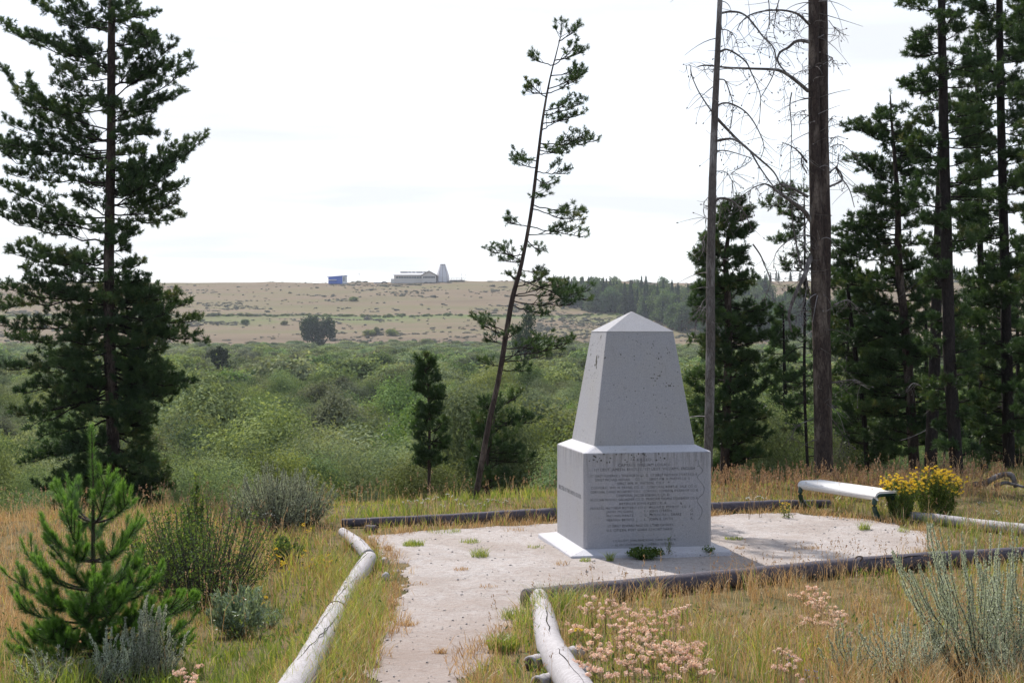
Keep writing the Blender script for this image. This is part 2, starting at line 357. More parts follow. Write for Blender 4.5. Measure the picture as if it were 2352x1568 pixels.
M['sage_far'] = leafmat('hillside_sage_leaves', [(0, (.13, .13, .12)), (.5, (.185, .19, .175)), (1, (.24, .245, .225))], .3, .8, .4, .02)
M['silver'] = leafmat('silvery_leaves', [(0, (.10, .16, .10)), (.5, (.19, .26, .18)), (1, (.33, .40, .31))], .35, .5, .2, .06)
M['shrub'] = leafmat('shrub_leaves', [(0, (.035, .075, .018)), (.5, (.075, .14, .03)), (1, (.22, .28, .06))], .42, .6, .2, .02)
M['grass_green'] = leafmat('green_grass', [(0, (.09, .145, .025)), (.4, (.19, .27, .045)), (.75, (.34, .38, .08)), (1, (.52, .50, .15))], .42, .45, 0, .05)
M['grass_dry'] = leafmat('dry_grass', [(0, (.24, .14, .05)), (.4, (.42, .265, .12)), (.75, (.52, .39, .21)), (1, (.66, .55, .37))], .4, .5, 0, .04, (1.15, 1, .8))
M['seed'] = leafmat('grass_seed_heads', [(0, (.20, .12, .07)), (.5, (.34, .22, .13)), (1, (.52, .40, .27))], .35, .6, 0, .03, (1.1, 1, .85))
M['pink'] = leafmat('pink_petals', [(0, (.54, .35, .25)), (.5, (.83, .62, .49)), (1, (.91, .79, .68))], .3, .6, .2, .03, (1.1, .95, .8))
M['yellow'] = leafmat('yellow_petals', [(0, (.66, .44, .02)), (.5, (.86, .62, .04)), (1, (.90, .74, .12))], .3, .6, 0, .03, (1, 1, .9))
M['white'] = leafmat('white_petals', [(0, (.45, .44, .38)), (1, (.75, .75, .70))], .3, .6, 0, .03, (1, 1, 1))
M['violet'] = leafmat('violet_petals', [(0, (.30, .24, .5)), (1, (.45, .38, .65))], .3, .6, 0, .03, (1, 1, 1))
M['stalk'] = leafmat('flower_stalks', [(0, (.08, .09, .03)), (.5, (.17, .13, .06)), (1, (.26, .17, .09))], .2, .6, .2, .03, (1, 1, 1))
def plain(name, c, r=.7, **k): return NB(name).fin(c, r, **k)
M['wall'] = plain('pale_wall', (.66, .60, .56)); M['roof'] = plain('pale_metal_roof', (.62, .63, .70), .45); M['trim'] = plain('brown_trim', (.20, .17, .16))
M['glass'] = plain('dark_window_glass', (.05, .06, .08), .15, spec=.6); M['cone'] = plain('cone_cladding', (.66, .64, .68)); M['base'] = plain('concrete_base', (.66, .64, .62))
M['blue'] = plain('blue_sheet_metal', (.05, .13, .55), .5); M['whitepaint'] = plain('white_paint', (.75, .75, .76)); M['carpaint'] = plain('dark_car_paint', (.03, .035, .05), .3, spec=.6)
M['pebble'] = NB('pebble_stone').fin((.38, .35, .335), .9); M['red_end'] = NB('wire_hoop').fin((.06, .02, .015), .6)

# ================================================================== ground sheet
def ground_sheet():
    ys = np.concatenate([-np.geomspace(600, 9, 24), np.arange(-8, 34, .3), np.geomspace(34, 120, 70), np.geomspace(123, 780, 120), np.arange(788, 1300, 6.0), np.geomspace(1306, 7000, 30)])
    ks = np.linspace(-1, 1, 121); half = np.maximum(16, np.abs(ys) * .62 + 10)
    X = ks[None] * half[:, None]; Y = np.repeat(ys[:, None], len(ks), 1); Z = zt(X, Y)
    n = len(ks); m = len(ys); i = np.arange(m - 1)[:, None] * n + np.arange(n - 1)[None]
    Q = np.stack([i, i + 1, i + n + 1, i + n], -1).reshape(-1, 4)
    MB().add(np.stack([X, Y, Z], -1), Q).build('ground', M['ground'], kind='structure')
ground_sheet()

PAD_PX = [(848, 1232), (980, 1219), (1278, 1203), (1640, 1186), (1830, 1178), (1990, 1196), (2060, 1206), (2150, 1228), (2150, 1262), (2060, 1296), (1700, 1338), (1400, 1382),
          (1222, 1404), (1195, 1438), (1180, 1470), (1125, 1500), (1098, 1545), (1085, 1600)]
PAD_PX2 = [(812, 1600), (832, 1540), (838, 1490), (872, 1448), (888, 1400), (915, 1350), (905, 1310), (872, 1278)]
pad = [gp(*q)[:2] for q in PAD_PX] + [np.array([-.15, 7.0]), np.array([-.1, 4.]), np.array([-1.1, 4.]), np.array([-1.0, 7.0])] + [gp(*q)[:2] for q in PAD_PX2]
pad = np.array(pad)
def inside(x, y, poly=pad):
    x = np.asarray(x); y = np.asarray(y); c = np.zeros(x.shape, bool); n = len(poly)
    for i in range(n):
        x0, y0 = poly[i]; x1, y1 = poly[(i + 1) % n]
        k = ((y0 > y) != (y1 > y)); c ^= k & (x < (x1 - x0) * (y - y0) / (y1 - y0 + 1e-12) + x0)
    return c
def gravel_pad():
    s = .032; xs = np.arange(-3.5, 7.5, s); ys = np.arange(4, 24, s); X, Y = np.meshgrid(xs, ys)
    jx = .14 * noise2(X, Y, .28, 2) + .06 * noise2(X, Y, .09, 5) + rng.normal(0, .012, X.shape); I = inside(X + jx, Y + jx)
    Z = zt(X, Y) + .014 + .006 * noise2(X, Y, .35, 4)
    core = I.copy()
    for ax in (0, 1):
        for d_ in (1, -1): core &= np.roll(I, d_, ax)
    Z = np.where(core, Z, zt(X, Y) - .012)
    n = len(xs); i = (np.arange(len(ys) - 1)[:, None] * n + np.arange(n - 1)[None])
    k = (I[:-1, :-1] & I[1:, 1:] & I[:-1, 1:] & I[1:, :-1]).ravel(); Q = np.stack([i, i + 1, i + n + 1, i + n], -1).reshape(-1, 4)[k]
    u, inv = np.unique(Q, return_inverse=True); V = np.stack([X, Y, Z], -1).reshape(-1, 3)[u]
    MB().add(V, inv.reshape(-1, 4)).build('gravel_path', M['gravel'], kind='structure')
gravel_pad()
def pebbles():
    n = 4200; x = rng.uniform(-3, 6.5, n); y = rng.uniform(8.5, 22, n); k = inside(x, y); x = x[k]; y = y[k]; mb = MB()
    ico = np.array([[1, 0, 0], [-1, 0, 0], [0, 1, 0], [0, -1, 0], [0, 0, 1], [0, 0, -1]], float); T = np.array([[0, 2, 4], [2, 1, 4], [1, 3, 4], [3, 0, 4], [2, 0, 5], [1, 2, 5], [3, 1, 5], [0, 3, 5]])
    z = zt(x, y) + .018
    for a, bb, c in zip(x, y, z):
        r = .005 + .014 * random.random() ** 5; mb.add(ico * r * rng.uniform(.6, 1.3, (6, 3)) * [1, 1, .7] + [a, bb, c], None, T)
    tag(mb.build('pebbles', M['pebble'], kind='stuff'), 'small loose pebbles scattered over the gravel', 'pebbles')
pebbles()

# ================================================================== monument
def monument():
    A = np.array([.832, 16.75]); yw = R(10.5); e1 = np.array([math.cos(yw), math.sin(yw)]); e2 = np.array([-math.sin(yw), math.cos(yw)])
    SX, SY = 1.54, 1.5
    def W(a, b_, z): p = A + a * e1 + b_ * e2; return [p[0], p[1], z]
    root = thing('stone_monument', 'grey granite block monument with pyramid cap and engraved names on the gravel', 'monument', W(SX / 2, SY / 2, 0))
    def frustum(name, z0, i0, z1, i1, ch=0., vtop=0., mid=6, mat=None):
        """square block, inset i0 at z0 and i1 at z1, ch = chamfer of the upright edges"""
        mb = MB(); rings = []; zs = np.linspace(z0, z1, mid)
        for q, z in enumerate(zs):
            f = (z - z0) / (z1 - z0) if z1 != z0 else 0; i = i0 + (i1 - i0) * f; c = ch
            pts = [(i + c, i), (SX - i - c, i), (SX - i, i + c), (SX - i, SY - i - c), (SX - i - c, SY - i), (i + c, SY - i), (i, SY - i - c), (i, i + c)]
            rings.append([W(a, b_, z) for a, b_ in pts])
        V = np.array(rings).reshape(-1, 3); Q = []
        for q in range(mid - 1):
            for j in range(8): k = (j + 1) % 8; Q.append([q * 8 + j, q * 8 + k, q * 8 + 8 + k, q * 8 + 8 + j])
        c0 = W(SX / 2, SY / 2, z0); c1 = W(SX / 2, SY / 2, z1); V = np.vstack([V, c0, c1]); n = len(V); T = []
        for j in range(8): k = (j + 1) % 8; T += [[n - 2, k, j], [n - 1, (mid - 1) * 8 + j, (mid - 1) * 8 + k]]
        val = np.zeros(n); 
        if vtop: val[:mid * 8] = np.repeat(vtop * np.clip((zs - z0) / (z1 - z0) * 3.2 - 2.2, 0, 1), 8)
        mb.add(V, Q, T, val)
        o = mb.build(name, mat or M['stone'], root, smooth=False)
        bv = o.modifiers.new('b', 'BEVEL'); bv.width = .010; bv.segments = 2; bv.limit_method = 'ANGLE'; bv.angle_limit = R(30)
        return o
    frustum('plinth_edge', -.08, -.205, .046, -.2, .02, mat=M['stone_skylit'])
    frustum('plinth', .046, -.2, .092, -.0, .0, mid=2, mat=M['stone_skylit'])
    frustum('pedestal', .07, 0, 1.195, 0, .035, 1.0, 12)
    frustum('pedestal_shoulder', 1.195, .004, 1.268, .15, .03, mid=3, mat=M['stone_skylit'])
    frustum('shaft', 1.255, .157, 2.6, .360, .008, .0, 6)
    # cap
    c = [W(.352, .352, 2.601), W(SX - .352, .352, 2.601), W(SX - .352, SY - .352, 2.601), W(.352, SY - .352, 2.601), W(SX / 2, SY / 2, 2.848)]
    o = MB().add(c, [[3, 2, 1, 0]], [[0, 1, 4], [1, 2, 4], [2, 3, 4], [3, 0, 4]], 0).build('cap', M['stone'], root, smooth=False)
    bv = o.modifiers.new('b', 'BEVEL'); bv.width = .005; bv.segments = 2
    # inscriptions
    def text(s, a, z, h, face='front', align='CENTER', width=None):
        cu = bpy.data.curves.new('t', 'FONT'); cu.body = s; cu.size = h * 1.4; cu.align_x = align; cu.extrude = .0012; cu.resolution_u = 2; cu.space_character = 1.08; cu.offset = 0.0
        to = bpy.data.objects.new('t', cu); col.objects.link(to); dg = bpy.context.evaluated_depsgraph_get(); dg.update()
        me = bpy.data.meshes.new_from_object(to.evaluated_get(dg)); col.objects.unlink(to); bpy.data.objects.remove(to)
        n = len(me.vertices); co = np.zeros(n * 3, np.float32); me.vertices.foreach_get('co', co); co = co.reshape(-1, 3).astype(float)
        wd = co[:, 0].max() - co[:, 0].min()
        if width: co[:, 0] *= width / wd
        out = np.zeros_like(co)
        if face == 'front':
            for i, q in enumerate(co): out[i] = W(a + q[0], -.0006 - q[2], z + q[1])
        else:
            for i, q in enumerate(co): out[i] = W(-.0006 - q[2], a - q[0], z + q[1])
        out -= WLOC[root.name]; me.vertices.foreach_set('co', out.astype(np.float32).ravel()); me.update(); me.materials.clear(); me.materials.append(M['letter'])
        o = bpy.data.objects.new('inscription_line', me); col.objects.link(o); o.parent = root
    def zf(yz2): return 1.155 - (yz2 - 190) / 1005 * 1.055       # row of the close-up to height on the face
    def af(xz2): return (xz2 - 575) / 1450 * SX
    L = [(1255, 240, .034, '\u2014 KILLED. \u2014', 330), (1245, 298, .034, 'CAPTAIN WILLIAM LOGAN', 590), (1255, 345, .033, '1ST LIEUT. JAMES H. BRADLEY,  1ST LIEUT. WILLIAM L. ENGLISH', 1160),
         (1245, 412, .029, '1ST SERGT FREDERICK L. EDGEWORTH CO. G,  1ST SERGT FREDERICK STORTZ CO. K', 1240), (1235, 455, .029, 'SERGT MICHAEL HOGAN      CO. I.       SERGT WM. H. MARTIN CO. G', 1090),
         (1210, 498, .029, 'SERGT WM. W. WATSON,  CO. F', 540), (1250, 543, .029, 'CORPORAL WM. H. PAYNE, CO. D.   CORPORAL ROBT. E. SALE CO. G', 1220),
         (1255, 588, .029, 'CORPORAL DANIEL MCCAFFREY CO. I.   CORPORAL DOMINICK O\u2019CONNOR CO. G', 1240), (1240, 632, .031, 'CORPORAL JACOB EISENHUT CO. D.', 620),
         (1255, 675, .029, 'MUSICIAN MICHAEL GALLAGHER CO. D.  MUSICIAN THOMAS STINEBAKER CO. K', 1240), (1240, 722, .029, 'ARTIFICER JOHN KLEIS CO. K.', 560),
         (1215, 768, .029, 'PRIVATES. MATTHEW BUTTERLY CO. E.  WILLIAM D. POMROY   CO.  F.', 1160)]
    for x, y, h, s, wd in L: text(s, af(x), zf(y) - h * .1, h, width=wd / 1450 * SX * .98)
    for y, s1, s2, s3, s4 in ((812, 'JAMES MCGUIRE,', ',,  F.', 'JOHN O\u2019BRIEN.', 'G.'), (855, 'MATHIAS MANTZ,', ',,  G.', 'MCKINDRA L. DRAKE', 'H.'), (902, 'HERMAN BROETZ', ',,  I.', 'JOHN B. SMITH', 'A.')):
        text(s1, af(825), zf(y), .028, align='LEFT', width=.33); text(s2, af(1205), zf(y), .028, align='LEFT'); text(s3, af(1310), zf(y), .031, align='LEFT', width=.38 if len(s3) > 14 else .28); text(s4, af(1775), zf(y), .028, align='LEFT')
    text('1ST SERGT EDWARD PAGE CO. L. 2ND CAVALRY,', af(1205), zf(968), .028, width=.80); text('U.S. CITIZEN, POST GUIDE AT FORT SHAW.', af(1205), zf(1015), .028, width=.80)
    text('L.C. ELLIOTT, JOHN ARMSTRONG, DAVID MORROW,', af(1260), zf(1130), .024, width=.76); text('ALVIN LOCKWOOD, CAMPBELL MITCHELL.', af(1260), zf(1178), .026, width=.72)
    text('ERECTED BY THE UNITED STATES.', .75, .655, .05, face='left', width=1.22)
    # wandering crack line on the right of the front face
    Z2 = [(1850, 238), (1868, 240), (1866, 275), (1880, 310), (1912, 345), (1910, 378), (1870, 410), (1858, 440), (1890, 480), (1925, 530), (1935, 570), (1920, 620), (1880, 655), (1855, 700), (1880, 740), (1910, 790), (1905, 850), (1870, 905)]
    P = np.array([W(af(x), -.0012, zf(y)) for x, y in Z2]); MB().tube(cat(P, 70), .0020, 5).build('hairline_crack', M['letter'], root)
    # black lichen patches: on the shaft's left face and along the pedestal's upper edge
    def blob(pfun, a, z, ra, rz_):
        th = np.linspace(0, 2 * np.pi, 11)[:-1]; r = rng.uniform(.6, 1.25, 10); pts = [pfun(a, z)] + [pfun(a + ra * r[i] * math.cos(th[i]), z + rz_ * r[i] * math.sin(th[i])) for i in range(10)]
        return np.array(pts), [[0, 1 + i, 1 + (i + 1) % 10] for i in range(10)]
    def inset(z): return .157 + (z - 1.255) / 1.345 * .203
    left = lambda b_, z: W(inset(z) - .0015, b_, z); front = lambda a, z: W(a, inset(z) - .0015, z); pf = lambda a, z: W(a, -.0012, z)
    mb = MB()
    spots = [(left, .60, 2.54, .022, .024), (left, .66, 2.28, .03, .05), (left, .64, 2.22, .03, .04), (left, .70, 2.20, .02, .02), (left, .60, 2.17, .016, .02), (left, .98, 2.32, .018, .022), (left, .95, 2.44, .012, .012), (left, 1.02, 2.38, .01, .012), (left, .58, 2.30, .012, .02)]
    for _ in range(26): spots.append((left, rng.uniform(.45, 1.12), 2.0 + .55 * rng.random(), .004 + .006 * rng.random(), .004 + .007 * rng.random()))
    for _ in range(34): spots.append((front, rng.uniform(.45, 1.1), rng.uniform(1.4, 2.5), .003 + .004 * rng.random(), .003 + .005 * rng.random()))
    spots += [(front, .98, 2.28, .009, .009), (front, .52, 2.33, .009, .009)]
    for _ in range(9): spots.append((front, .93 + .04 * rng.normal(), 2.05 + .025 * rng.normal(), .009, .006)); spots.append((front, 1.08 + .04 * rng.normal(), 1.96 + .02 * rng.normal(), .008, .006))
    for _ in range(34): spots.append((pf, abs(.4 + .33 * rng.normal()) % 1.45 + .04, 1.185 - .10 * rng.random() ** 2.2, .004 + .008 * rng.random(), .004 + .010 * rng.random()))
    for f_, a, z, ra, rz_ in spots: V, T = blob(f_, a, z, ra, rz_); mb.add(V, None, T)
    mb.build('lichen_spots', M['lichen'], root, kind='stuff')
monument()

# ================================================================== logs
def log(name, label, P, rad, mat, group, cracks=(), knots=3, n=14, ends=True):
    """P: centre line points; rad per point"""
    P = np.asarray(P, float); C = cat(P, 26); r = np.interp(np.linspace(0, 1, 26), np.linspace(0, 1, len(rad)), rad)
    f = {'long silvery': .80, 'silvery log left': .78, 'short pale log': .88, 'long dark log along': .74, 'grey brown log': .74, 'long dark log across': .84, 'dark log with': .84, 'crooked silvery': .92, 'whitish log': .72}
    f = next((v for k, v in f.items() if label.startswith(k)), 1.0); C[:, 2] -= (1 - f) * r * .45; r = r * f
    root = thing(name, label, 'log', (C[0][0], C[0][1], C[0][2] - r[0]), group)
    # one closed skin: rounded ends
    t0 = unit(C[0] - C[1]); t1 = unit(C[-1] - C[-2])
    C2 = np.vstack([C[0] + t0 * r[0] * .12, C, C[-1] + t1 * r[-1] * .12]); r2 = np.concatenate([[r[0] * .86], r, [r[-1] * .86]])
    mb = MB(); mb.tube(C2, r2 * (1 + .03 * np.sin(np.arange(28) * 1.7)), n, True, .012)
    for _ in range(knots):
        i = random.randrange(2, 24); d = unit(np.array([rng.normal(), rng.normal(), abs(rng.normal()) + .4])); mb.tube([C[i] + d * r[i] * .8, C[i] + d * r[i] * 1.12], [r[i] * .22, r[i] * .12], 6)
    mb.build('log_body', mat, root)
    for P0, sg in ((C2[0], t0), (C2[-1], t1)):
        rr = r[0] if sg is t0 else r[-1]; MB().tube([P0 + sg * .001, P0 + sg * .006], rr * .80, 12).build('end_grain', M['endgrain'], root)
    for f0, f1, ang0, ang1, wd in cracks:            # splits running along the log
        ts = np.linspace(f0, f1, 12); pts = []; 
        for q, t in enumerate(ts):
            i = t * 25; k = min(int(i), 24); c = C[k] + (C[k + 1] - C[k]) * (i - k); rr = r[k]; tg = unit(C[k + 1] - C[k]); s_ = unit(np.cross(tg, [0, 0, 1])); u_ = np.cross(s_, tg)
            a = ang0 + (ang1 - ang0) * (t - f0) / (f1 - f0) + .05 * rng.normal(); pts.append(c + (s_ * math.cos(a) + u_ * math.sin(a)) * (rr * 1.002))
        ww = wd * np.sin(np.linspace(.12, 3.02, 12)) * rng.uniform(.6, 1.2, 12); MB().tube(np.array(pts), np.maximum(ww, .001), 5).build('split', M['crack'], root)
    return root
def gl(u, v_bottom, r): g = gp(u, v_bottom); return np.array([g[0], g[1] + r * .2, g[2] + r * .9])
G1 = 'weathered logs edging the gravel'
# path edge, left: near log, then middle log, then short far one
log('edging_log', 'long silvery log on the left edge of the path, nearest the camera', [gl(560, 1840, .12), gl(632, 1690, .12), gl(706, 1568, .122), gl(742, 1492, .118), gl(771, 1428, .108)], [.125, .123, .117, .108], M['wood_pale'], G1,
    [(.45, .8, 1.9, .95, .003), (.55, .9, 1.4, .8, .003), (.7, .95, 2.1, 1.6, .0025)], 2)
log('edging_log', 'silvery log left of the path, between the dark wire hoop and the corner', [gl(771, 1428, .103), gl(800, 1378, .108), gl(830, 1330, .112), gl(848, 1302, .11)], [.104, .108, .113, .106], M['wood_pale'], G1,
    [(.02, .42, 1.9, 1.1, .003), (.55, .95, 2.2, 1.5, .003)], 2)
log('edging_log', 'short pale log running from the left corner back to the rear log', [gl(846, 1296, .10), gl(822, 1266, .095), gl(786, 1234, .075)], [.088, .086, .062], M['wood_pale'], G1, [(.1, .6, 1.6, 1.3, .003)], 1)
log('edging_log', 'long dark log along the back of the gravel, left of the monument', [gl(786, 1213, .085), gl(1020, 1204, .09), gl(1180, 1197, .10), gl(1290, 1193, .105)], [.075, .09, .10, .105], M['wood_shaded'], G1, [], 2)
log('edging_log', 'grey brown log behind the monument, reaching the bench', [gl(1560, 1182, .10), gl(1700, 1176, .10), gl(1790, 1170, .09), gl(1905, 1165, .07)], [.105, .10, .095, .07], M['wood_shaded'], G1, [], 2)
log('edging_log', 'long dark log across the front of the gravel, nearest the camera', [gl(1208, 1400, .115), gl(1400, 1381, .115), gl(1700, 1348, .11), gl(1975, 1318, .105)], [.115, .114, .11, .105], M['wood_shaded'], G1, [], 3)
log('edging_log', 'dark log with a torn curl of bark, right end of the front edging', [gl(1978, 1318, .105), gl(2150, 1304, .105), gl(2352, 1290, .10), gl(2480, 1281, .1)], [.107, .105, .10, .1], M['wood_shaded'], G1, [(.02, .3, .9, .8, .006)], 3)
MB().tube(cat([px(1975, 1288, 15.1), px(1981, 1279, 15.1), px(1971, 1277, 15.1), px(1965, 1281, 15.12)], 12), [.010] * 6 + [.008] * 6, 6).build('bark_curl', M['endgrain'], [o for o in bpy.data.objects if o.get('label', '').startswith('dark log with a torn')][0])
log('edging_log', 'crooked silvery log on the right edge of the path', [gl(1237, 1398, .12), gl(1250, 1450, .12), gl(1262, 1510, .115), gl(1285, 1560, .115), gl(1345, 1660, .12), gl(1420, 1790, .12)], [.092, .108, .108, .112, .12], M['wood_pale'], G1,
    [(.17, .46, 1.75, 1.5, .005), (.0, .16, 1.5, 1.7, .003), (.55, .8, 1.3, 1.6, .003)], 3)
log('edging_log', 'whitish log on the right, beyond the goldenrod', [gl(2056, 1192, .08), gl(2130, 1202, .10), gl(2240, 1218, .105), (gl(2352, 1232, .11)), gl(2480, 1250, .11)], [.065, .088, .10, .105, .11], M['wood_pale'], G1, [(.12, .35, 1.0, 1.5, .004)], 1)
# short sleepers
def sleeper(label, a, b_, r, mat):
    log('short_log', label, [a, (a + b_) / 2, b_], [r, r, r], mat, 'short cross pieces under the path logs', (), 0, 10)
sleeper('stubby cross piece under the crooked log, the farther of the two', gl(1217, 1540, .05), gl(1330, 1512, .05), .052, M['wood_pale'])
sleeper('stubby cross piece under the crooked log, the nearer of the two', gl(1234, 1590, .05), gl(1345, 1560, .05), .052, M['wood_pale'])
sleeper('small dark block of wood under the left end of the rear log', gl(842, 1222, .05), gl(862, 1224, .05), .055, M['wood_shaded'])
g = gp(771, 1428)
def hoop():
    c = gl(771, 1428, .106) - np.array([0, 0, .011]); th = np.linspace(-.3, 3.5, 22); d = unit(gl(800, 1378, .1) - c); s_ = unit(np.cross(d, [0, 0, 1])); u_ = np.cross(s_, d)
    P = np.array([c + (s_ * math.cos(t) + u_ * math.sin(t)) * .089 for t in th]); o = MB().tube(P, .007, 6).build('wire_hoop', M['red_end'], loc=g); tag(o, 'dark wire hoop round the joint of the two left path logs', 'wire hoop')
hoop()
for i, (u, v, r) in enumerate(((884, 1297, .05), (886, 1332, .045))):
    q = gp(u, v); mb = MB(); th = np.linspace(0, 1, 6)
    mb.tube([q + [0, 0, -.02], q + [0, .01, .05], q + [0.01, .02, .075]], [r * 1.1, r, r * .5], 7, True, .2)
    tag(mb.build('rock', M['wood_pale'], loc=q), ['small pale rock in the grass beside the corner of the path logs, farther one', 'small pale rock in the grass beside the middle log, nearer one'][i], 'rock', 'rocks beside the path')
q = gp(1284, 0 + 1565); 
q = gp(1283, 1575)
q = gp(1284, 1230)
mb = MB(); q = gp(1283, 1562); 

# ================================================================== bench
def bench():
    a = gp(1842, 1172); b_ = gp(2012, 1198)
    d = unit((b_ - a) * [1, 1, 0]); n = np.array([d[1], -d[0], 0]);
    if n[1] > 0: n = -n                              # n points to the front (towards the camera)
    Ln = np.linalg.norm((b_ - a)[:2]); root = thing('park_bench', 'white backless bench on two curved dark green iron legs', 'bench', (a + b_) / 2)
    base = (a[2] + b_[2]) / 2
    def Wp(s, f, z): p = a + d * s - n * f; return [p[0], p[1], base + z]
    # seat profile: rolled front edge, flat top, slight rise at the back
    prof = [(-.02, .30), (-.045, .345), (-.035, .385), (.0, .412), (.06, .42), (.30, .415), (.36, .42)]
    pc = cat([(x, z, 0) for x, z in prof], 18)[:, :2]; ring = []
    for s in (-.04, Ln + .04): ring.append([Wp(s, f, z) for f, z in pc] + [Wp(s, f + .012 * (i > 3), z - .028) if i > 3 else Wp(s, f + .03, z) for i, (f, z) in list(enumerate(pc))[::-1]])
    V = np.array(ring).reshape(-1, 3); m = len(ring[0]); Q = [[j, (j + 1) % m, m + (j + 1) % m, m + j] for j in range(m)]
    k = len(pc); Q += [[j, j + 1, m - 2 - j, m - 1 - j] for j in range(k - 1)] + [[m + j, m + m - 1 - j, m + m - 2 - j, m + j + 1] for j in range(k - 1)]
    MB().add(V, Q).build('seat', M['bench'], root)
    for s in (.0, Ln):
        c = cat([Wp(s, .36, .375), Wp(s, .12, .375), Wp(s, .02, .36), Wp(s, -.025, .29), Wp(s, -.02, .17), Wp(s, .06, .06), Wp(s, .22, -.02)], 24)
        mb = MB().tube(c, .034, 8); mb.tube([Wp(s, .0, .14), Wp(s, .02, -.05)], [.028, .034], 8); mb.tube(cat([Wp(s, .33, .36), Wp(s, .28, .30), Wp(s, .38, .33)], 8), .014, 6)
        mb.build('leg', M['iron'], root)
bench()

# ================================================================== pines
def pine(label, Y, trunk, prof=(), n_auto=40, limbs=(), seed=1, mat='needle', bark_m='bark', sag=.10, dens=1.0, nl=.08, wd=.014, k=26, bare=(), lift=.12, group=None, name='pine_tree', brush=.10, clus=4, dead=0, start=.13, wig=1.0, low=None):
    global rng
    keep = rng; rng = np.random.default_rng(seed); rnd = random.Random(seed)
    TP = np.array([px(u, v, Y + dy) for u, v, dy, r in trunk]); TR = np.array([t[3] for t in trunk])
    C = cat(TP, 40); C[:, :2] += .012 * wig * rng.normal(0, 1, (40, 2)).cumsum(0) * .3; r = np.interp(np.linspace(0, 1, 40), np.linspace(0, 1, len(TR)), TR)
    base = C[0]; root = thing(name, label, 'tree', base, group)
    MB().tube(C, r, 12, True, .03).build('trunk', M[bark_m], root)
    order = np.argsort(C[:, 2])
    def at(z): return np.array([np.interp(z, C[order, 2], C[order, i]) for i in range(3)]), float(np.interp(z, C[order, 2], r[order]))
    LB = MB(); O = []; A = []; VV = []
    def limb(S, T, r0, sg, cover=1.0, st=start):
        L = np.linalg.norm(T - S); Cc = S + (T - S) * .5 + np.array([0, 0, -sg * L]); P = bez(S, Cc, T, 9); P[1:-1] += rng.normal(0, .012 * L, (7, 3))
        LB.tube(P, np.linspace(r0, .006, 9), 5, False)
        nb = max(4, int((5 + L * 8) * dens * cover)); hue = rng.uniform(.2, .75)
        for q in range(nb):
            t = st + (1 - st) * (q + rnd.random()) / nb; i = min(int(t * 8), 7); p = P[i] + (P[i + 1] - P[i]) * (t * 8 - i); tg = unit(P[i + 1] - P[i])
            s_ = unit(np.cross(tg, [0, 0, 1])) * (1 if q % 2 else -1)
            d = unit(tg * rng.uniform(.4, 1.) + s_ * rng.uniform(.2, .9) + np.array([0, 0, rng.uniform(-.15, .55)]))
            lb = min(.65, .12 + .38 * L * (1.05 - t)) * rng.uniform(.5, 1.15)
            e = p + d * lb + np.array([0, 0, .10 * lb]); LB.tube([p, (p + e) / 2 + rng.normal(0, .01, 3), e], [.007, .005, .003], 3, False)
            vv = hue + rng.normal(0, .10)
            for f in ([1.0, .55] if lb > .24 else [1.0]):
                o_ = p + (e - p) * f
                for _ in range(clus): O.append(o_ + rng.normal(0, .012, 3)); A.append(d * .8 + np.array([0, 0, .75]) + rng.normal(0, .7, 3)); VV.append(vv + .08 * f)
        O.append(T); A.append(unit(T - P[-2]) + np.array([0, 0, .4])); VV.append(hue + .1)
    for v0, u1, v1, dy in limbs:
        z0 = EYE + (HV - v0) / F * Y; S, rr = at(z0); T = px(u1, v1, Y + dy); limb(S, T, max(.010, rr * .20), sag * rng.uniform(.4, 1.6), 1.25)
    if len(prof):
        pv = np.array([p[0] for p in prof], float); pl = np.array([p[1] for p in prof], float); pr = np.array([p[2] for p in prof], float)
        for i in range(n_auto):
            v = pv[0] + (pv[-1] - pv[0]) * (i + rnd.random()) / n_auto; hl = np.interp(v, pv, pl) / F * Y; hr = np.interp(v, pv, pr) / F * Y
            az = rnd.uniform(0, 2 * np.pi); S, rr = at(EYE + (HV - v) / F * Y); f = rnd.uniform(.6, 1.0)
            c_, s_ = math.cos(az), math.sin(az); dx = (hr if c_ > 0 else hl) * c_ * f; dyy = (hl + hr) / 2 * s_ * f
            T = S + np.array([dx, dyy, lift * np.hypot(dx, dyy) * rng.uniform(-.6, 2.2)]); limb(S, T, max(.008, rr * .18), sag * rng.uniform(0, 1.8))
    if low:
        for _ in range(low[2]):
            v = rng.uniform(low[0], low[1]); az = rng.uniform(0, 6.28); S, rr = at(EYE + (HV - v) / F * Y); rad = rng.uniform(.5, 1.) * low[3] / F * Y; T = S + np.array([math.cos(az) * rad, math.sin(az) * rad, rng.uniform(-.35, .15) * rad]); limb(S, T, max(.009, rr * .16), sag * rng.uniform(0, 1.5))
    for v0, u1, v1, dy in bare:
        S, rr = at(EYE + (HV - v0) / F * Y); T = px(u1, v1, Y + dy); L = np.linalg.norm(T - S); P = bez(S, S + (T - S) * .5 + [0, 0, .2 * L], T, 8); LB.tube(P, np.linspace(.014, .004, 8), 4, False)
    S = C[-1] if C[-1, 2] > C[0, 2] else C[0]; O.append(S); A.append(np.array([0, 0, 1.])); VV.append(.7)
    if dead:
        for _ in range(dead):
            z = rng.uniform(C[:, 2].min() + .5, C[:, 2].max()); S, rr = at(z); az = rng.uniform(0, 6.28); L = rng.uniform(.2, .8); T = S + np.array([math.cos(az) * L, math.sin(az) * L, rng.uniform(-.7, .1) * L])
            LB.tube(bez(S, (S + T) / 2 + [0, 0, .3 * L], T, 7), np.linspace(.012, .003, 7), 4, False)
    LB.build('limbs', M['bark_dark' if bark_m != 'bark_grey' else 'bark_grey'], root, kind='stuff')
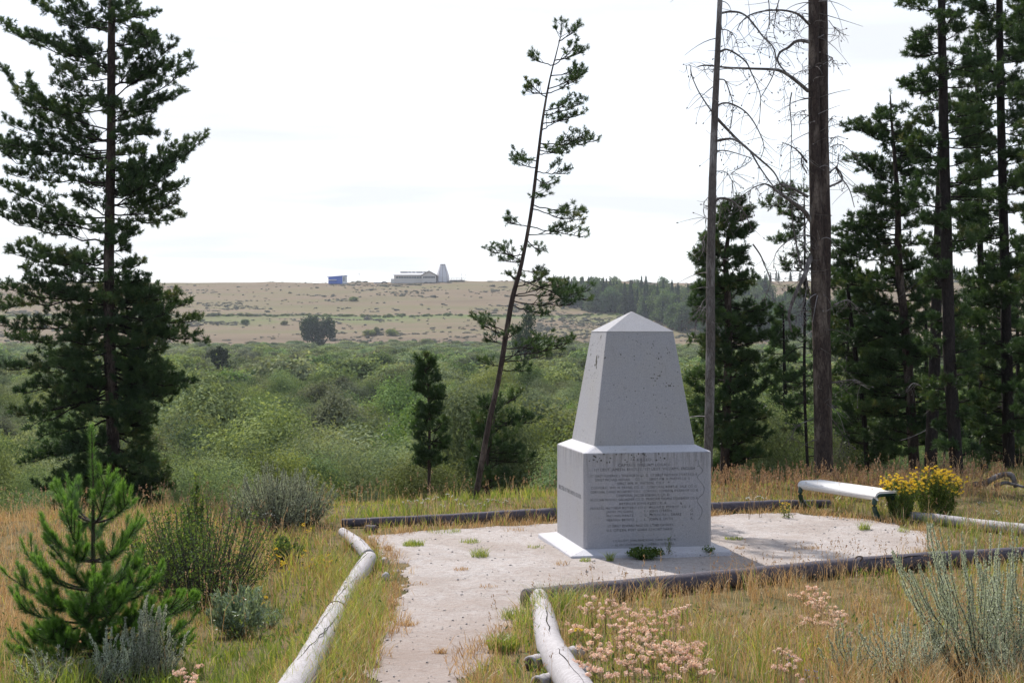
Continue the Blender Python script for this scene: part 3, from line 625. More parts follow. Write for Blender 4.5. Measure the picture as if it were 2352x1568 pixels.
    NM = MB(); needles(NM, np.array(O), np.array(A), brush * rng.uniform(.8, 1.2, len(O)), k, nl, wd, (.5, 1.75), np.array(VV)); NM.build('needles', M[mat], root, smooth=False)
    print(len(O), label); rng = keep; return root, len(O)

# big pine on the left
pine('tall broad lodgepole pine at the left edge of the view', 30, [(266, 1250, 0, .15), (264, 1130, 0, .135), (258, 1000, 0, .125), (252, 780, 0, .120), (250, 600, 0, .105), (254, 400, 0, .095), (255, 200, 0, .085), (256, 0, 0, .07), (257, -260, 0, .03)],
     [(-250, 60, 50), (-60, 110, 80), (0, 130, 80), (120, 150, 110), (200, 180, 130), (300, 190, 110), (360, 180, 90), (470, 200, 120), (560, 190, 60), (640, 170, 70), (720, 190, 120), (840, 190, 130), (950, 150, 80), (1080, 150, 120), (1180, 130, 110)], 84,
     [(30, 350, 40, .3), (40, 350, 90, -.2), (75, 80, 12, .2), (60, 155, 5, 0), (150, 14, 60, .4), (160, 75, 88, -.3), (170, 160, 60, 0), (110, 345, 90, .5),
      (200, 430, 135, .2), (230, 400, 105, -.4), (250, 435, 165, -.1), (260, 415, 215, .4), (215, 340, 95, -.6), (280, 375, 235, .3), (300, 350, 310, -.5),
      (330, 14, 168, .2), (300, 40, 215, -.4), (320, 70, 260, .5), (345, 22, 288, .3), (350, 0, 330, -.3), (360, -30, 320, .6), (430, -30, 340, .2), (420, 20, 400, -.5),
      (420, 470, 318, .1), (440, 440, 345, -.3), (450, 415, 370, .4), (470, 420, 430, .2), (480, 390, 400, -.6), (490, 400, 470, -.2), (500, 415, 500, .5), (470, 330, 350, .2), (440, 335, 380, -.2),
      (500, -10, 420, .2), (530, -20, 470, -.5), (560, 10, 500, .3), (600, 20, 580, -.2), (620, 55, 560, .5), (560, 310, 540, .2),
      (640, 325, 605, .2), (660, 330, 640, -.4), (660, -10, 700, .3), (690, 0, 660, -.4), (640, 60, 620, .4), (700, 80, 650, -.3), (740, -10, 745, -.2), (760, 30, 780, .4),
      (690, 400, 680, -.4), (700, 430, 700, .1), (720, 455, 735, .3), (740, 460, 785, -.1), (760, 420, 760, .5), (780, 370, 800, -.5), (720, 380, 720, -.8), (790, 20, 850, .4),
      (830, 440, 880, .1), (850, 420, 890, -.4), (860, 400, 905, .5), (880, 350, 945, -.2), (840, 380, 850, -.7), (900, 340, 990, .4), (860, 40, 900, .2), (900, 30, 950, -.4), (880, 70, 980, .4),
      (1000, 345, 1020, .2), (1020, 380, 1090, -.2), (1060, 390, 1120, .4), (1050, 300, 1150, -.5), (1000, 60, 1060, .3), (1060, 90, 1120, -.3), (1100, 130, 1170, .3), (960, 100, 1000, -.5), (1090, 350, 1150, .6)],
     seed=11, bark_m='bark', dead=26, dens=1.0, low=(640, 1160, 62, 165))
# leaning sapling
pine('thin leaning pine with sparse tufts, left of the monument', 22.6, [(1090, 1166, 0, .052), (1100, 1100, 0, .046), (1122, 980, 0, .043), (1150, 850, 0, .040), (1176, 700, 0, .040), (1204, 590, 0, .030), (1225, 470, 0, .028), (1244, 300, 0, .021), (1262, 190, 0, .014), (1290, 78, 0, .006)],
     (), 0, [(150, 1222, 134, .1), (140, 1335, 122, 0), (150, 1318, 112, -.2), (95, 1325, 68, 0), (100, 1290, 62, .1), (175, 1330, 165, -.1), (205, 1338, 172, .1), (215, 1325, 182, -.3), (215, 1215, 212, .1), (225, 1222, 196, -.2), (255, 1300, 245, .3), (265, 1335, 240, -.1), (285, 1330, 265, 0), (300, 1290, 270, .3),
             (330, 1365, 325, .1), (340, 1340, 315, -.3), (355, 1300, 345, .3), (345, 1280, 350, -.2), (370, 1185, 362, .1), (385, 1195, 380, -.3), (395, 1300, 400, 0), (410, 1260, 425, .3), (440, 1240, 450, -.2), (470, 1335, 488, .1), (480, 1330, 505, -.3), (520, 1340, 545, .2), (540, 1290, 530, -.2), (520, 1165, 510, .1), (550, 1235, 575, .1),
             (585, 1128, 578, .1), (600, 1160, 575, -.3), (600, 1165, 600, .3), (620, 1240, 625, 0), (640, 1180, 640, .2), (660, 1240, 640, -.2), (640, 1345, 690, -.1), (680, 1350, 668, .2), (690, 1310, 700, -.3), (680, 1280, 650, .4), (700, 1250, 720, -.2),
             (760, 1095, 735, .1), (770, 1115, 750, -.2), (790, 1130, 780, .3), (780, 1180, 765, -.3), (800, 1310, 785, .1), (820, 1300, 790, -.2), (830, 1250, 815, .3), (840, 1115, 835, .1), (850, 1210, 850, -.2), (830, 1230, 780, .2)],
     seed=5, dens=.85, k=26, sag=.06, nl=.055, wd=.009, brush=.06, clus=3, start=.28, dead=0, bark_m='bark', wig=.6)
# small conifers in the grass margin
pine('small upright young pine standing just left of the leaning trunk', 25, [(985, 1152, 0, .035), (986, 1090, 0, .03), (985, 900, 0, .018), (970, 822, 0, .006)],
     [(830, 4, 5), (870, 16, 18), (920, 26, 30), (960, 24, 26), (1000, 34, 46), (1040, 30, 44), (1085, 24, 18)], 46, seed=21, dens=1.0, k=26, nl=.065, wd=.012, brush=.09, clus=4, lift=.45, wig=.3)
pine('bushy low pine growing behind the leaning trunk', 27, [(1115, 1165, 0, .04), (1118, 1050, 0, .03), (1140, 930, 0, .012)],
     [(925, 22, 60), (960, 40, 110), (1000, 42, 80), (1040, 40, 110), (1080, 36, 80), (1130, 24, 50)], 34, seed=22, dens=.9, k=26, nl=.07, wd=.012, brush=.10, lift=.25)
# right-hand group
pine('dark pine with bare lower stem close behind the monument', 28.5, [(1662, 1150, 0, .10), (1668, 900, 0, .085), (1672, 740, 0, .075), (1665, 600, 0, .05), (1680, 500, 0, .03), (1690, 455, 0, .012)],
     [(470, 20, 26), (520, 40, 50), (600, 70, 84), (650, 84, 96), (700, 92, 104), (760, 92, 118), (840, 88, 80), (900, 88, 90), (960, 80, 125), (1020, 70, 120), (1090, 50, 90)], 120, seed=31, dens=1.0, lift=.2, dead=14)
pine('lodgepole pine with a broken bare tip, left of the dark trunks at right', 31, [(2102, 1130, 0, .13), (2096, 1000, 0, .115), (2082, 800, 0, .10), (2064, 620, 0, .085), (2060, 460, 0, .06), (2048, 300, 0, .03), (2043, 218, 0, .014)],
     [(250, 24, 34), (290, 60, 46), (340, 90, 50), (380, 70, 45), (440, 80, 60), (500, 110, 60), (560, 140, 40), (640, 140, 50), (760, 150, 60), (860, 160, 60), (960, 140, 50), (1040, 110, 40)], 120,
     [(300, 1948, 296, .1), (330, 1965, 290, -.3), (400, 1952, 372, .2), (430, 1985, 372, -.3), (460, 1975, 445, 0), (380, 2105, 350, .3), (330, 2100, 290, -.2), (560, 1920, 540, .2), (600, 1900, 560, -.3), (650, 1880, 640, .3), (760, 1870, 800, .2)], seed=32, dens=1.0, lift=.1, dead=18)
pine('tall pine with a long bare brown trunk, right side', 27.5, [(2200, 1120, 0, .135), (2192, 1000, 0, .12), (2180, 800, 0, .115), (2172, 500, 0, .105), (2166, 200, 0, .085), (2162, 0, 0, .07), (2160, -240, 0, .03)],
     [(-240, 40, 60), (-40, 60, 90), (60, 60, 120), (150, 80, 130), (230, 90, 120), (330, 60, 130), (420, 80, 100), (520, 90, 100), (620, 60, 90), (700, 60, 60), (900, 60, 60), (1060, 40, 50)], 90,
     [(20, 2078, 14, .1), (60, 2105, 90, -.2), (120, 2085, 130, .3), (160, 2080, 200, .1), (200, 2110, 215, -.3), (240, 2110, 270, .3), (330, 2085, 335, .1), (360, 2100, 440, -.2), (300, 2110, 320, .3)], seed=33, dens=1.0, bark_m='bark_dark', dead=16)
pine('tall dense pine at the far right, behind the brown trunk', 31, [(2318, 1120, 0, .13), (2312, 900, 0, .12), (2305, 600, 0, .10), (2298, 300, 0, .085), (2294, 0, 0, .07), (2290, -220, 0, .03)],
     [(-220, 50, 60), (0, 80, 100), (100, 100, 110), (200, 120, 110), (300, 120, 110), (360, 90, 80), (420, 90, 60), (520, 130, 100), (640, 110, 100), (760, 110, 90), (880, 120, 100), (980, 120, 110), (1060, 90, 80)], 140, seed=34, dens=1.05, bark_m='bark_dark', dead=10)
pine('slimmer pine between the tall pines at right, its trunk half hidden', 34, [(2262, 1120, 0, .10), (2256, 900, 0, .09), (2250, 500, 0, .07), (2244, 200, 0, .05), (2240, 60, 0, .02)],
     [(70, 20, 30), (180, 50, 60), (300, 70, 70), (420, 60, 70), (560, 80, 80), (700, 80, 80), (860, 80, 80), (1000, 80, 80)], 74, seed=35, dens=.9, bark_m='bark_dark')
pine('pine mostly outside the right edge, its boughs reaching in', 29, [(2405, 1120, 0, .14), (2400, 700, 0, .12), (2398, 300, 0, .09), (2396, 0, 0, .06), (2396, -150, 0, .03)],
     [(-140, 50, 60), (60, 80, 100), (200, 90, 100), (400, 60, 100), (560, 80, 100), (760, 90, 100), (900, 80, 100), (1050, 80, 80)], 84, seed=36, dens=.9, bark_m='bark_dark')
pine('shaded pine with a curved stem among the trunks, right of the big dead trunk', 32, [(1995, 1120, 0, .06), (1985, 950, 0, .055), (1960, 760, 0, .05), (1945, 620, 0, .03), (1935, 560, 0, .012)],
     [(570, 20, 20), (640, 40, 50), (720, 70, 50), (820, 110, 60), (900, 110, 60), (980, 100, 70), (1060, 80, 60)], 74, seed=37, dens=.8, bark_m='bark_dark', dead=12)

for i_, (u_, v_, Y_, w_, lb_) in enumerate(((1800, 700, 38, 62, 'shaded understory pine just left of the twin trunk, farther back'), (1945, 640, 37, 70, 'shaded understory pine just right of the twin trunk, farther back'), (2030, 690, 41, 66, 'shaded understory pine behind the crooked stem'),
        (2125, 620, 39, 60, 'shaded understory pine behind the blackened trunk'), (2225, 640, 38, 74, 'shaded understory pine between the two tall trunks at right'), (2335, 600, 36, 80, 'shaded understory pine at the right edge, low behind the tall ones'))):
    pine(lb_, Y_, [(u_ + 6, 1130, 0, .07), (u_ + 3, 950, 0, .06), (u_, v_ + 60, 0, .03), (u_, v_, 0, .01)], [(v_ + 10, 8, 8), (v_ + 90, w_ * .5, w_ * .5), (v_ + 200, w_ * .9, w_ * .9), (930, w_, w_), (1110, w_ * .9, w_ * .9)], 62, seed=60 + i_, bark_m='bark_dark', lift=.1)
def dead_tree(label, Y, trunk, branches, mat, seed, twigs=3, stubs=0, extra=None):
    global rng
    keep = rng; rng = np.random.default_rng(seed)
    TP = np.array([px(u, v, Y) for u, v, r in trunk]); C = cat(TP, 40); r = np.interp(np.linspace(0, 1, 40), np.linspace(0, 1, len(trunk)), [t[2] for t in trunk])
    root = thing('dead_tree', label, 'tree', C[0]); MB().tube(cat(C, 120), np.interp(np.linspace(0, 1, 120), np.linspace(0, 1, 40), r), 18, True, .045).build('trunk', M[mat], root)
    for pts, r0, dy in branches:
        m = len(pts); P = np.array([px(u, v, Y - (r0 * 0) + dy * i / (m - 1)) for i, (u, v) in enumerate(pts)]); P = cat(P, 6 + 4 * m); n = len(P); mb = MB(); mb.tube(P, np.linspace(r0 * 1.4, r0 * .45, n), 6, False)
        for _ in range(twigs + 2 + int(m * 1.8)):
            i = rng.integers(2, n - 1); L = rng.uniform(.12, .5); d = rng.normal(0, 1, 3) * [1, .8, .6] + [0, 0, -.8]; d = unit(d); e = P[i] + d * L; mb.tube(bez(P[i], P[i] + d * L * .5 + rng.normal(0, .07, 3), e, 6), np.linspace(.006, .0028, 6), 3, False)
            if rng.random() < .45: mb.tube([e, e + d * .02, e + d * .04], [.006, .014, .004], 5)
        mb.build('branch', M['bark_grey'], root)
    for _ in range(stubs):
        i = rng.integers(2, 38); az = rng.uniform(0, 6.28); L = rng.uniform(.08, .75); S = C[i] + np.array([math.cos(az), math.sin(az), 0]) * r[i] * .8; d = np.array([math.cos(az), math.sin(az), rng.uniform(-.9, .5)])
        mb = MB(); mb.tube(bez(S, S + d * L * .6 + [0, 0, .1 * L], S + d * L + rng.normal(0, .13, 3) - [0, 0, .25 * L], 6), np.linspace(.009, .003, 6), 4, False); mb.build('branch_stub', M['twig_pale' if rng.random() < .25 else 'bark_grey'], root)
    if extra: extra(root, C)
    rng = keep; return root
def z4(L): return [((2250 + x / 2.24) / 1.4694, (y / 2.24) / 1.4694) for x, y in L]
def z3(L): return [((2280 + x / 3.1365) / 1.4694, (620 + y / 3.1365) / 1.4694) for x, y in L]
dead_tree('slender dead pine with pale bark and drooping bare branches', 26, [(1622, 1150, .088), (1628, 1000, .085), (1632, 800, .085), (1632, 640, .080), (1636, 440, .074), (1642, 260, .063), (1650, 80, .050), (1656, -60, .045), (1662, -260, .02)],
    [(z4([(415, 100), (480, 90), (560, 100), (630, 150), (730, 280), (800, 350), (825, 430), (820, 520), (780, 620), (710, 740)]), .016, -.6),
     (z4([(410, 222), (470, 235), (520, 290), (548, 400)]), .008, .4), (z4([(405, 390), (450, 375), (520, 405), (600, 470), (640, 550), (680, 640), (710, 740), (700, 940)]), .014, .5),
     (z4([(400, 600), (440, 610), (470, 680), (500, 790), (490, 930), (470, 1010)]), .010, -.3), (z4([(385, 800), (430, 780), (500, 790), (600, 850), (680, 960), (735, 1100), (710, 1200)]), .014, .6),
     (z4([(345, 850), (290, 770), (235, 680), (185, 560), (180, 500), (140, 495)]), .010, -.3), (z4([(385, 900), (460, 980), (560, 1080), (700, 1200), (800, 1290), (850, 1370), (880, 1440)]), .020, .8),
     (z4([(385, 1065), (470, 1050), (530, 1065), (620, 1130), (700, 1260), (800, 1400), (880, 1490)]), .018, -.8), (z4([(385, 1140), (450, 1140), (560, 1170), (640, 1210), (520, 1290), (470, 1330)]), .009, .3),
     (z4([(375, 1295), (440, 1300), (490, 1360), (505, 1500)]), .007, .2), (z3([(420, 185), (470, 155), (560, 165), (640, 215), (740, 330), (800, 470)]), .020, .6), (z3([(350, 140), (305, 200), (300, 300), (330, 400)]), .005, -.2),
     (z3([(340, 520), (300, 580), (283, 680), (285, 740)]), .006, -.2), (z3([(335, 1200), (280, 1260), (265, 1330)]), .006, -.2), (z3([(340, 1280), (290, 1330), (250, 1400), (205, 1465)]), .007, -.3), (z3([(415, 100), (480, 220), (520, 330)]), .004, .2),
     (z3([(820, 640), (900, 760), (960, 900), (1000, 1000), (990, 1100), (930, 1240)]), .012, .1)], 'bark_grey', 41, 4, 16)
def twin(root, C):
    P = C.copy(); P[:, 0] += np.interp(np.arange(40), [0, 12, 18, 39], [.06, .09, .175, .20]); P[:, 1] += .05
    MB().tube(P, np.linspace(.13, .068, 40), 12, True, .05).build('second_trunk', M['bark'], root)
dead_tree('massive twin trunk dead pine behind the bench, top out of frame', 27, [(1893, 1160, .180), (1890, 1050, .160), (1886, 850, .150), (1880, 650, .142), (1874, 450, .122), (1870, 250, .110), (1869, 80, .100), (1868, -60, .10), (1866, -280, .06)],
    [(z4([(1075, 185), (1020, 130), (960, 95), (850, 78), (720, 88), (620, 120), (560, 175), (532, 230)]), .018, -.5), (z4([(1085, 320), (1020, 308), (970, 318), (920, 360), (860, 395), (838, 450), (860, 500), (900, 545)]), .026, -.5),
     (z4([(1070, 690), (1000, 630), (920, 570), (830, 530), (640, 520), (460, 512), (300, 495), (235, 505)]), .026, -1.0), (z4([(1070, 105), (1000, 100), (940, 115), (918, 170), (940, 225), (1000, 243)]), .005, -.3),
     (z4([(1075, 530), (1010, 540), (940, 590), (890, 660), (890, 760)]), .006, -.3), (z4([(1060, 835), (1000, 845), (940, 900)]), .005, -.2), (z4([(1060, 1230), (1000, 1150), (940, 1105), (870, 1075)]), .014, -.4),
     (z4([(1060, 1310), (1020, 1230), (1025, 1195), (1060, 1160)]), .010, -.2), (z4([(945, 700), (932, 800), (945, 1000), (935, 1250), (940, 1500)]), .010, .1), (z4([(770, 0), (775, 60), (770, 200), (720, 320), (680, 400)]), .008, .1), (z4([(850, 0), (830, 80), (810, 250), (860, 370)]), .008, .2),
     (z4([(1235, 1115), (1280, 1095), (1335, 1100), (1400, 1150), (1440, 1190)]), .008, .3), (z4([(1235, 1300), (1290, 1250), (1300, 1160)]), .012, .2), (z4([(1235, 1410), (1330, 1355), (1280, 1260), (1310, 1330), (1380, 1430), (1420, 1568)]), .016, .3),
     (z4([(1225, 155), (1270, 215), (1305, 240), (1300, 290)]), .005, .2), (z4([(1222, 425), (1255, 440), (1250, 480)]), .005, .2), (z4([(1235, 1050), (1298, 1027)]), .007, .1), (z4([(1230, 910), (1250, 893)]), .007, .1),
     (z3([(1400, 140), (1300, 80), (1200, 30), (1120, 5), (1050, 20)]), .022, -.4), (z3([(1440, 400), (1350, 280), (1230, 190), (1130, 120), (1040, 50), (980, 10)]), .034, -.7), (z3([(980, 15), (940, 5), (850, 30), (760, 90), (665, 160)]), .012, -.1),
     (z3([(1450, 565), (1380, 545), (1290, 560), (1170, 620), (1060, 740), (1035, 900)]), .013, -.5), (z3([(1455, 770), (1400, 850), (1370, 960), (1290, 1120), (1220, 1300), (1200, 1420), (1230, 1568)]), .042, -.4), (z3([(1440, 890), (1390, 900), (1330, 890), (1290, 700), (1240, 400), (1215, 0)]), .018, -.3),
     (z3([(1400, 380), (1350, 520), (1370, 640), (1400, 800)]), .008, -.2), (z3([(1380, 980), (1420, 1200), (1450, 1400)]), .014, .2), (z3([(1390, 1000), (1380, 1150), (1330, 1350), (1240, 1430)]), .009, -.2),
     ([(1915, 700), (1950, 690), (1975, 720)], .014, .3), ([(1905, 880), (1960, 872), (1990, 885)], .012, .3), ([(1870, 960), (1830, 980), (1812, 1020)], .008, -.3), ([(1910, 960), (1935, 1000), (1925, 1050)], .008, .2)], 'bark', 42, 6, 95, twin)
dead_tree('straight blackened trunk leaning right, left of the tall brown trunk', 29, [(2134, 1150, .125), (2140, 1000, .115), (2148, 800, .105), (2154, 600, .095), (2160, 400, .075), (2166, 200, .05), (2168, 120, .02)], [([(2134, 900), (2100, 880), (2080, 900)], .012, -.2), ([(2152, 640), (2190, 620)], .01, .2)], 'bark_dark', 43, 1, 6)
dead_tree('thin pale dead stem standing between the two dark trunks', 28, [(2164, 1115, .024), (2168, 1060, .022), (2174, 980, .020), (2178, 920, .016), (2172, 860, .008)], [], 'bark_grey', 44, 0, 3)
# tufts of living foliage carried by the big twin pine low down
pine('sparse living pine boughs beside the twin trunk', 27.6, [(1858, 1140, 0, .03), (1850, 900, 0, .03), (1852, 640, 0, .025), (1850, 420, 0, .01)],
     [(430, 40, 40), (500, 70, 30), (560, 50, 40), (640, 40, 40), (760, 30, 50), (850, 60, 60), (920, 70, 40), (1000, 60, 30)], 30,
     [(470, 1760, 470, -.2), (450, 1790, 440, .2), (500, 1800, 490, .3), (520, 1790, 560, -.3), (600, 1810, 605, .1)], seed=45, dens=.6, bark_m='bark_dark', dead=10)
# fallen curved branch at right
q = gp(2240, 1112)
tag(MB().tube(cat([px(2236, 1112, 23.5), px(2262, 1110, 23.4), px(2285, 1096, 23.3), (px(2310, 1089, 23.2)), px(2325, 1093, 23.2), px(2334, 1118, 23.2)], 26), np.linspace(.05, .042, 26), 9, True, .05).build('fallen_branch', M['bark_grey'], loc=px(2240, 1114, 23.4)), 'arched grey fallen branch in the grass at far right', 'branch')
tag(MB().tube(cat([px(2285, 1116, 23.0), px(2308, 1108, 23.0), px(2328, 1112, 23.0), px(2352, 1118, 22.9)], 16), np.linspace(.03, .02, 16), 8, True, .05).build('fallen_branch', M['bark_grey'], loc=px(2300, 1118, 23)), 'thinner grey fallen branch below the arched one', 'branch')

# ================================================================== young pine, lower left
def young_pine():
    global rng
    keep = rng; rng = np.random.default_rng(77)
    Y = 9.9; s = 3.273
    def q(x, y, dy=0.): return px(x / s, 1089 + y / s, Y + dy)
    base = gp(218, 1548); base = np.array([px(216, 1548, Y)[0], Y, float(zt(px(216, 1548, Y)[0], Y))])
    root = thing('young_pine', 'bright green young pine with upright fresh shoots, lower left', 'tree', base)
    stem = cat([base - [0, 0, .02], q(722, 1300), q(708, 900), q(702, 650), q(700, 370), q(700, 100), q(688, -330)], 30); MB().tube(stem, np.linspace(.024, .006, 30), 9, True).build('trunk', M['bark'], root)
    tips = [(360, 470, 170, .15), (360, 520, 120, .35), (360, 870, 150, .1), (360, 960, 210, -.2), (370, 810, 70, -.15), (360, 610, 420, .3), (500, 760, 400, .25),
            (650, 500, 300, -.15), (650, 350, 420, .1), (650, 1010, 400, -.1), (650, 960, 470, .25), (650, 870, 600, -.3), (650, 540, 600, -.25), (640, 650, 540, .35),
            (870, 200, 600, .1), (870, 330, 740, -.2), (860, 1045, 670, .1), (860, 910, 740, .3), (850, 700, 800, -.45), (850, 560, 750, -.35), (860, 440, 570, .3),
            (1000, 160, 830, .1), (1000, 320, 900, -.25), (1010, 1195, 790, .05), (1000, 1040, 800, -.3), (990, 400, 1010, -.3), (1000, 850, 900, .35), (1000, 600, 960, .4),
            (1120, 165, 1010, -.1), (1120, 1330, 980, -.05), (1130, 1410, 1010, .15), (1110, 1190, 1030, -.3), (1120, 1250, 1090, .3), (1120, 380, 1190, -.35), (1120, 850, 1040, -.5),
            (1250, 270, 1260, -.15), (1270, 360, 1200, .2), (1250, 1390, 1230, -.1), (1250, 1300, 1210, .2), (1260, 1000, 1190, -.4), (1270, 600, 1230, -.45), (1350, 110, 1340, -.1), (1350, 190, 1370, .2), (1360, 420, 1380, -.35), (1350, 1330, 1350, -.2), (1360, 1100, 1330, -.4), (1370, 850, 1350, -.5), (1250, 700, 1270, .5)]
    for _ in range(17):
        f = rng.uniform(.35, 1); sx = rng.uniform(-1, 1); tips.append((850 + 480 * f, 715 + sx * (230 + 330 * f), 720 + 640 * f - 90 * abs(sx) + rng.uniform(-60, 60), rng.uniform(-.55, .5)))
    BO, BA, BL, BV = [], [], [], []; CO, CA, CL = [], [], []; wood_ = MB()
    def brush(P0, P1, target):
        L = np.linalg.norm(P1 - P0); target[0].append(P0); target[1].append(P1 - P0); target[2].append(L)
    for y0, x1, y1, dy in tips:
        S = np.array([np.interp(q(0, y0)[2], stem[::-1, 2] if stem[0, 2] > stem[-1, 2] else stem[:, 2], stem[:, i] if stem[0, 2] < stem[-1, 2] else stem[::-1, i]) for i in range(3)])
        T = q(x1, y1, dy); L = np.linalg.norm(T - S); P = bez(S, S + (T - S) * [.65, .65, .12], T, 10); m = MB(); m.tube(P, np.linspace(.010, .0035, 10), 6, False)
        for i in range(3, 9): brush(P[i], P[i + 1], (BO, BA, BL))
        tl = .11 if y0 < 900 else .085
        brush(P[-1], P[-1] + unit((P[-1] - P[-2]) + np.array([0, 0, .05])) * tl, (CO, CA, CL))
        for k_ in range(int(3 + L * 9)):
            t = rng.integers(4, 9); sd_ = unit(np.cross(P[t + 1] - P[t], [0, 0, 1])) * rng.choice([-1, 1]); d = unit(unit(P[t + 1] - P[t]) + sd_ * rng.uniform(.5, 1.1) + [0, 0, rng.uniform(.2, 1.)]); ll = rng.uniform(.06, .16) * (.6 + L)
            e = P[t] + d * ll; m.tube([P[t], e], [.004, .003], 5, False); brush(P[t], e, (BO, BA, BL)); brush(e, e + unit(d + [0, 0, .5]) * rng.uniform(.04, .075), (CO, CA, CL))
        m.build('branch', M['bark'], root)
    for i in range(8, 29): brush(stem[i], stem[i + 1], (BO, BA, BL))
    for i in range(25, 29): brush(stem[i], stem[i + 1] + (stem[i + 1] - stem[i]) * .3, (CO, CA, CL))
    nm = MB(); BL = np.array(BL); needles(nm, np.array(BO), np.array(BA), BL, 80, .068, .0025, (.5, 1.2)); nm.build('needles', M['needle_young'], root, smooth=False)
    nm = MB(); needles(nm, np.array(CO), np.array(CA), np.array(CL), 150, .046, .0028, (.4, .95)); nm.build('fresh_shoots', M['candle'], root, smooth=False)
    rng = keep
young_pine()

# ================================================================== bushes of the valley
def bush_mesh(name, seed, n, leaf, mat, Rr=2.4, H=3.0, lobes=26, asp=.38, twig=.12):
    """rounded bush of overlapping leafy lobes with shoots sticking out of the top"""
    g = np.random.default_rng(seed); global rng; keep = rng; rng = g
    C = []; val = []; FN = []; mb = MB()
    for s_ in range(lobes):
        az = g.uniform(0, 6.28); el = g.random() ** .8; rt = Rr * math.sqrt(max(0, 1 - el * el)) * g.uniform(.35, .85); r_ = Rr * g.uniform(.20, .38); c = np.array([math.cos(az) * rt, math.sin(az) * rt, H * (.12 + .62 * el * g.uniform(.7, 1.15))])
        m = int(n / lobes); d = unit(g.normal(0, 1, (m, 3)) + [0, 0, .35]); rad = r_ * (1 + .16 * g.normal(size=m)) * np.where(g.random(m) < twig, 1.35, 1.0)
        d2 = d * [1, 1, 1.1]; P = c + d2 * rad[:, None] * (1 + .15 * np.sin(d[:, :1] * 9 + az) * np.cos(d[:, 1:2] * 8)); P[:, 2] = np.maximum(P[:, 2], .05)
        C.append(P); FN.append(d + g.normal(0, .42, (m, 3)) + unit(P) * .3); val.append(np.clip(g.uniform(.12, .78) + g.normal(0, .14, m), 0, 1))
    C = np.vstack(C); val = np.concatenate(val)
    leaves(mb, C, leaf * g.uniform(.6, 1.3, len(C)), val, asp, FN=np.vstack(FN)); rng = keep
    return mb.build(name, mat, mesh_only=True, smooth=False)
W_near = [bush_mesh('willow_foliage', 100 + i, 20000, .095, M['willow'], ) for i in range(3)] + [bush_mesh('grey_willow_foliage', 110, 20000, .095, M['willow_dull'])]
W_mid = [bush_mesh('willow_foliage_mid', 150 + i, 8500, .165, M['willow'], lobes=28, asp=.42) for i in range(3)] + [bush_mesh('grey_willow_foliage_mid', 160, 7500, .19, M['willow_dull'], asp=.42)]
W_far = [bush_mesh('willow_foliage_far', 120 + i, 4200, .32, M['willow'], lobes=22, asp=.55) for i in range(3)] + [bush_mesh('grey_willow_foliage_far', 130, 5200, .24, M['willow_dull'], asp=.55)]

def gn_scatter(name, meshes, P, rz, S, kind, label, catg):
    me = bpy.data.meshes.new(name); me.vertices.add(len(P)); me.vertices.foreach_set('co', np.asarray(P, np.float32).ravel())
    for nm, arr, ty in (('rotv', np.stack([np.zeros(len(P)), np.zeros(len(P)), rz], -1), 'FLOAT_VECTOR'), ('scv', np.asarray(S).reshape(len(P), -1) * np.ones((1, 3)), 'FLOAT_VECTOR')):
        a = me.attributes.new(nm, ty, 'POINT'); a.data.foreach_set('vector', arr.astype(np.float32).ravel())
    a = me.attributes.new('knd', 'INT', 'POINT'); a.data.foreach_set('value', np.asarray(kind, np.int32))
    o = bpy.data.objects.new(name, me); col.objects.link(o)
    ng = bpy.data.node_groups.new(name, 'GeometryNodeTree'); ng.interface.new_socket('Geometry', in_out='INPUT', socket_type='NodeSocketGeometry'); ng.interface.new_socket('Geometry', in_out='OUTPUT', socket_type='NodeSocketGeometry')
    gi = ng.nodes.new('NodeGroupInput'); go = ng.nodes.new('NodeGroupOutput'); jn = ng.nodes.new('GeometryNodeJoinGeometry')
    def na(nm, ty): x = ng.nodes.new('GeometryNodeInputNamedAttribute'); x.data_type = ty; x.inputs[0].default_value = nm; return x.outputs[0]
    r_, s_, k_ = na('rotv', 'FLOAT_VECTOR'), na('scv', 'FLOAT_VECTOR'), na('knd', 'INT')
    for i, m in enumerate(meshes):
        po = bpy.data.objects.new(name + '_source', m); oi = ng.nodes.new('GeometryNodeObjectInfo'); oi.inputs[0].default_value = po; oi.inputs[1].default_value = True
        cp = ng.nodes.new('FunctionNodeCompare'); cp.data_type = 'INT'; cp.operation = 'EQUAL'; ng.links.new(k_, cp.inputs[2]); cp.inputs[3].default_value = i
        ip = ng.nodes.new('GeometryNodeInstanceOnPoints'); ng.links.new(gi.outputs[0], ip.inputs['Points']); ng.links.new(cp.outputs[0], ip.inputs['Selection']); ng.links.new(oi.outputs['Geometry'], ip.inputs['Instance'])
        ng.links.new(r_, ip.inputs['Rotation']); ng.links.new(s_, ip.inputs['Scale']); ng.links.new(ip.outputs[0], jn.inputs[0])
    ng.links.new(jn.outputs[0], go.inputs[0]); md = o.modifiers.new('scatter', 'NODES'); md.node_group = ng
    return tag(o, label, catg, None, 'stuff')

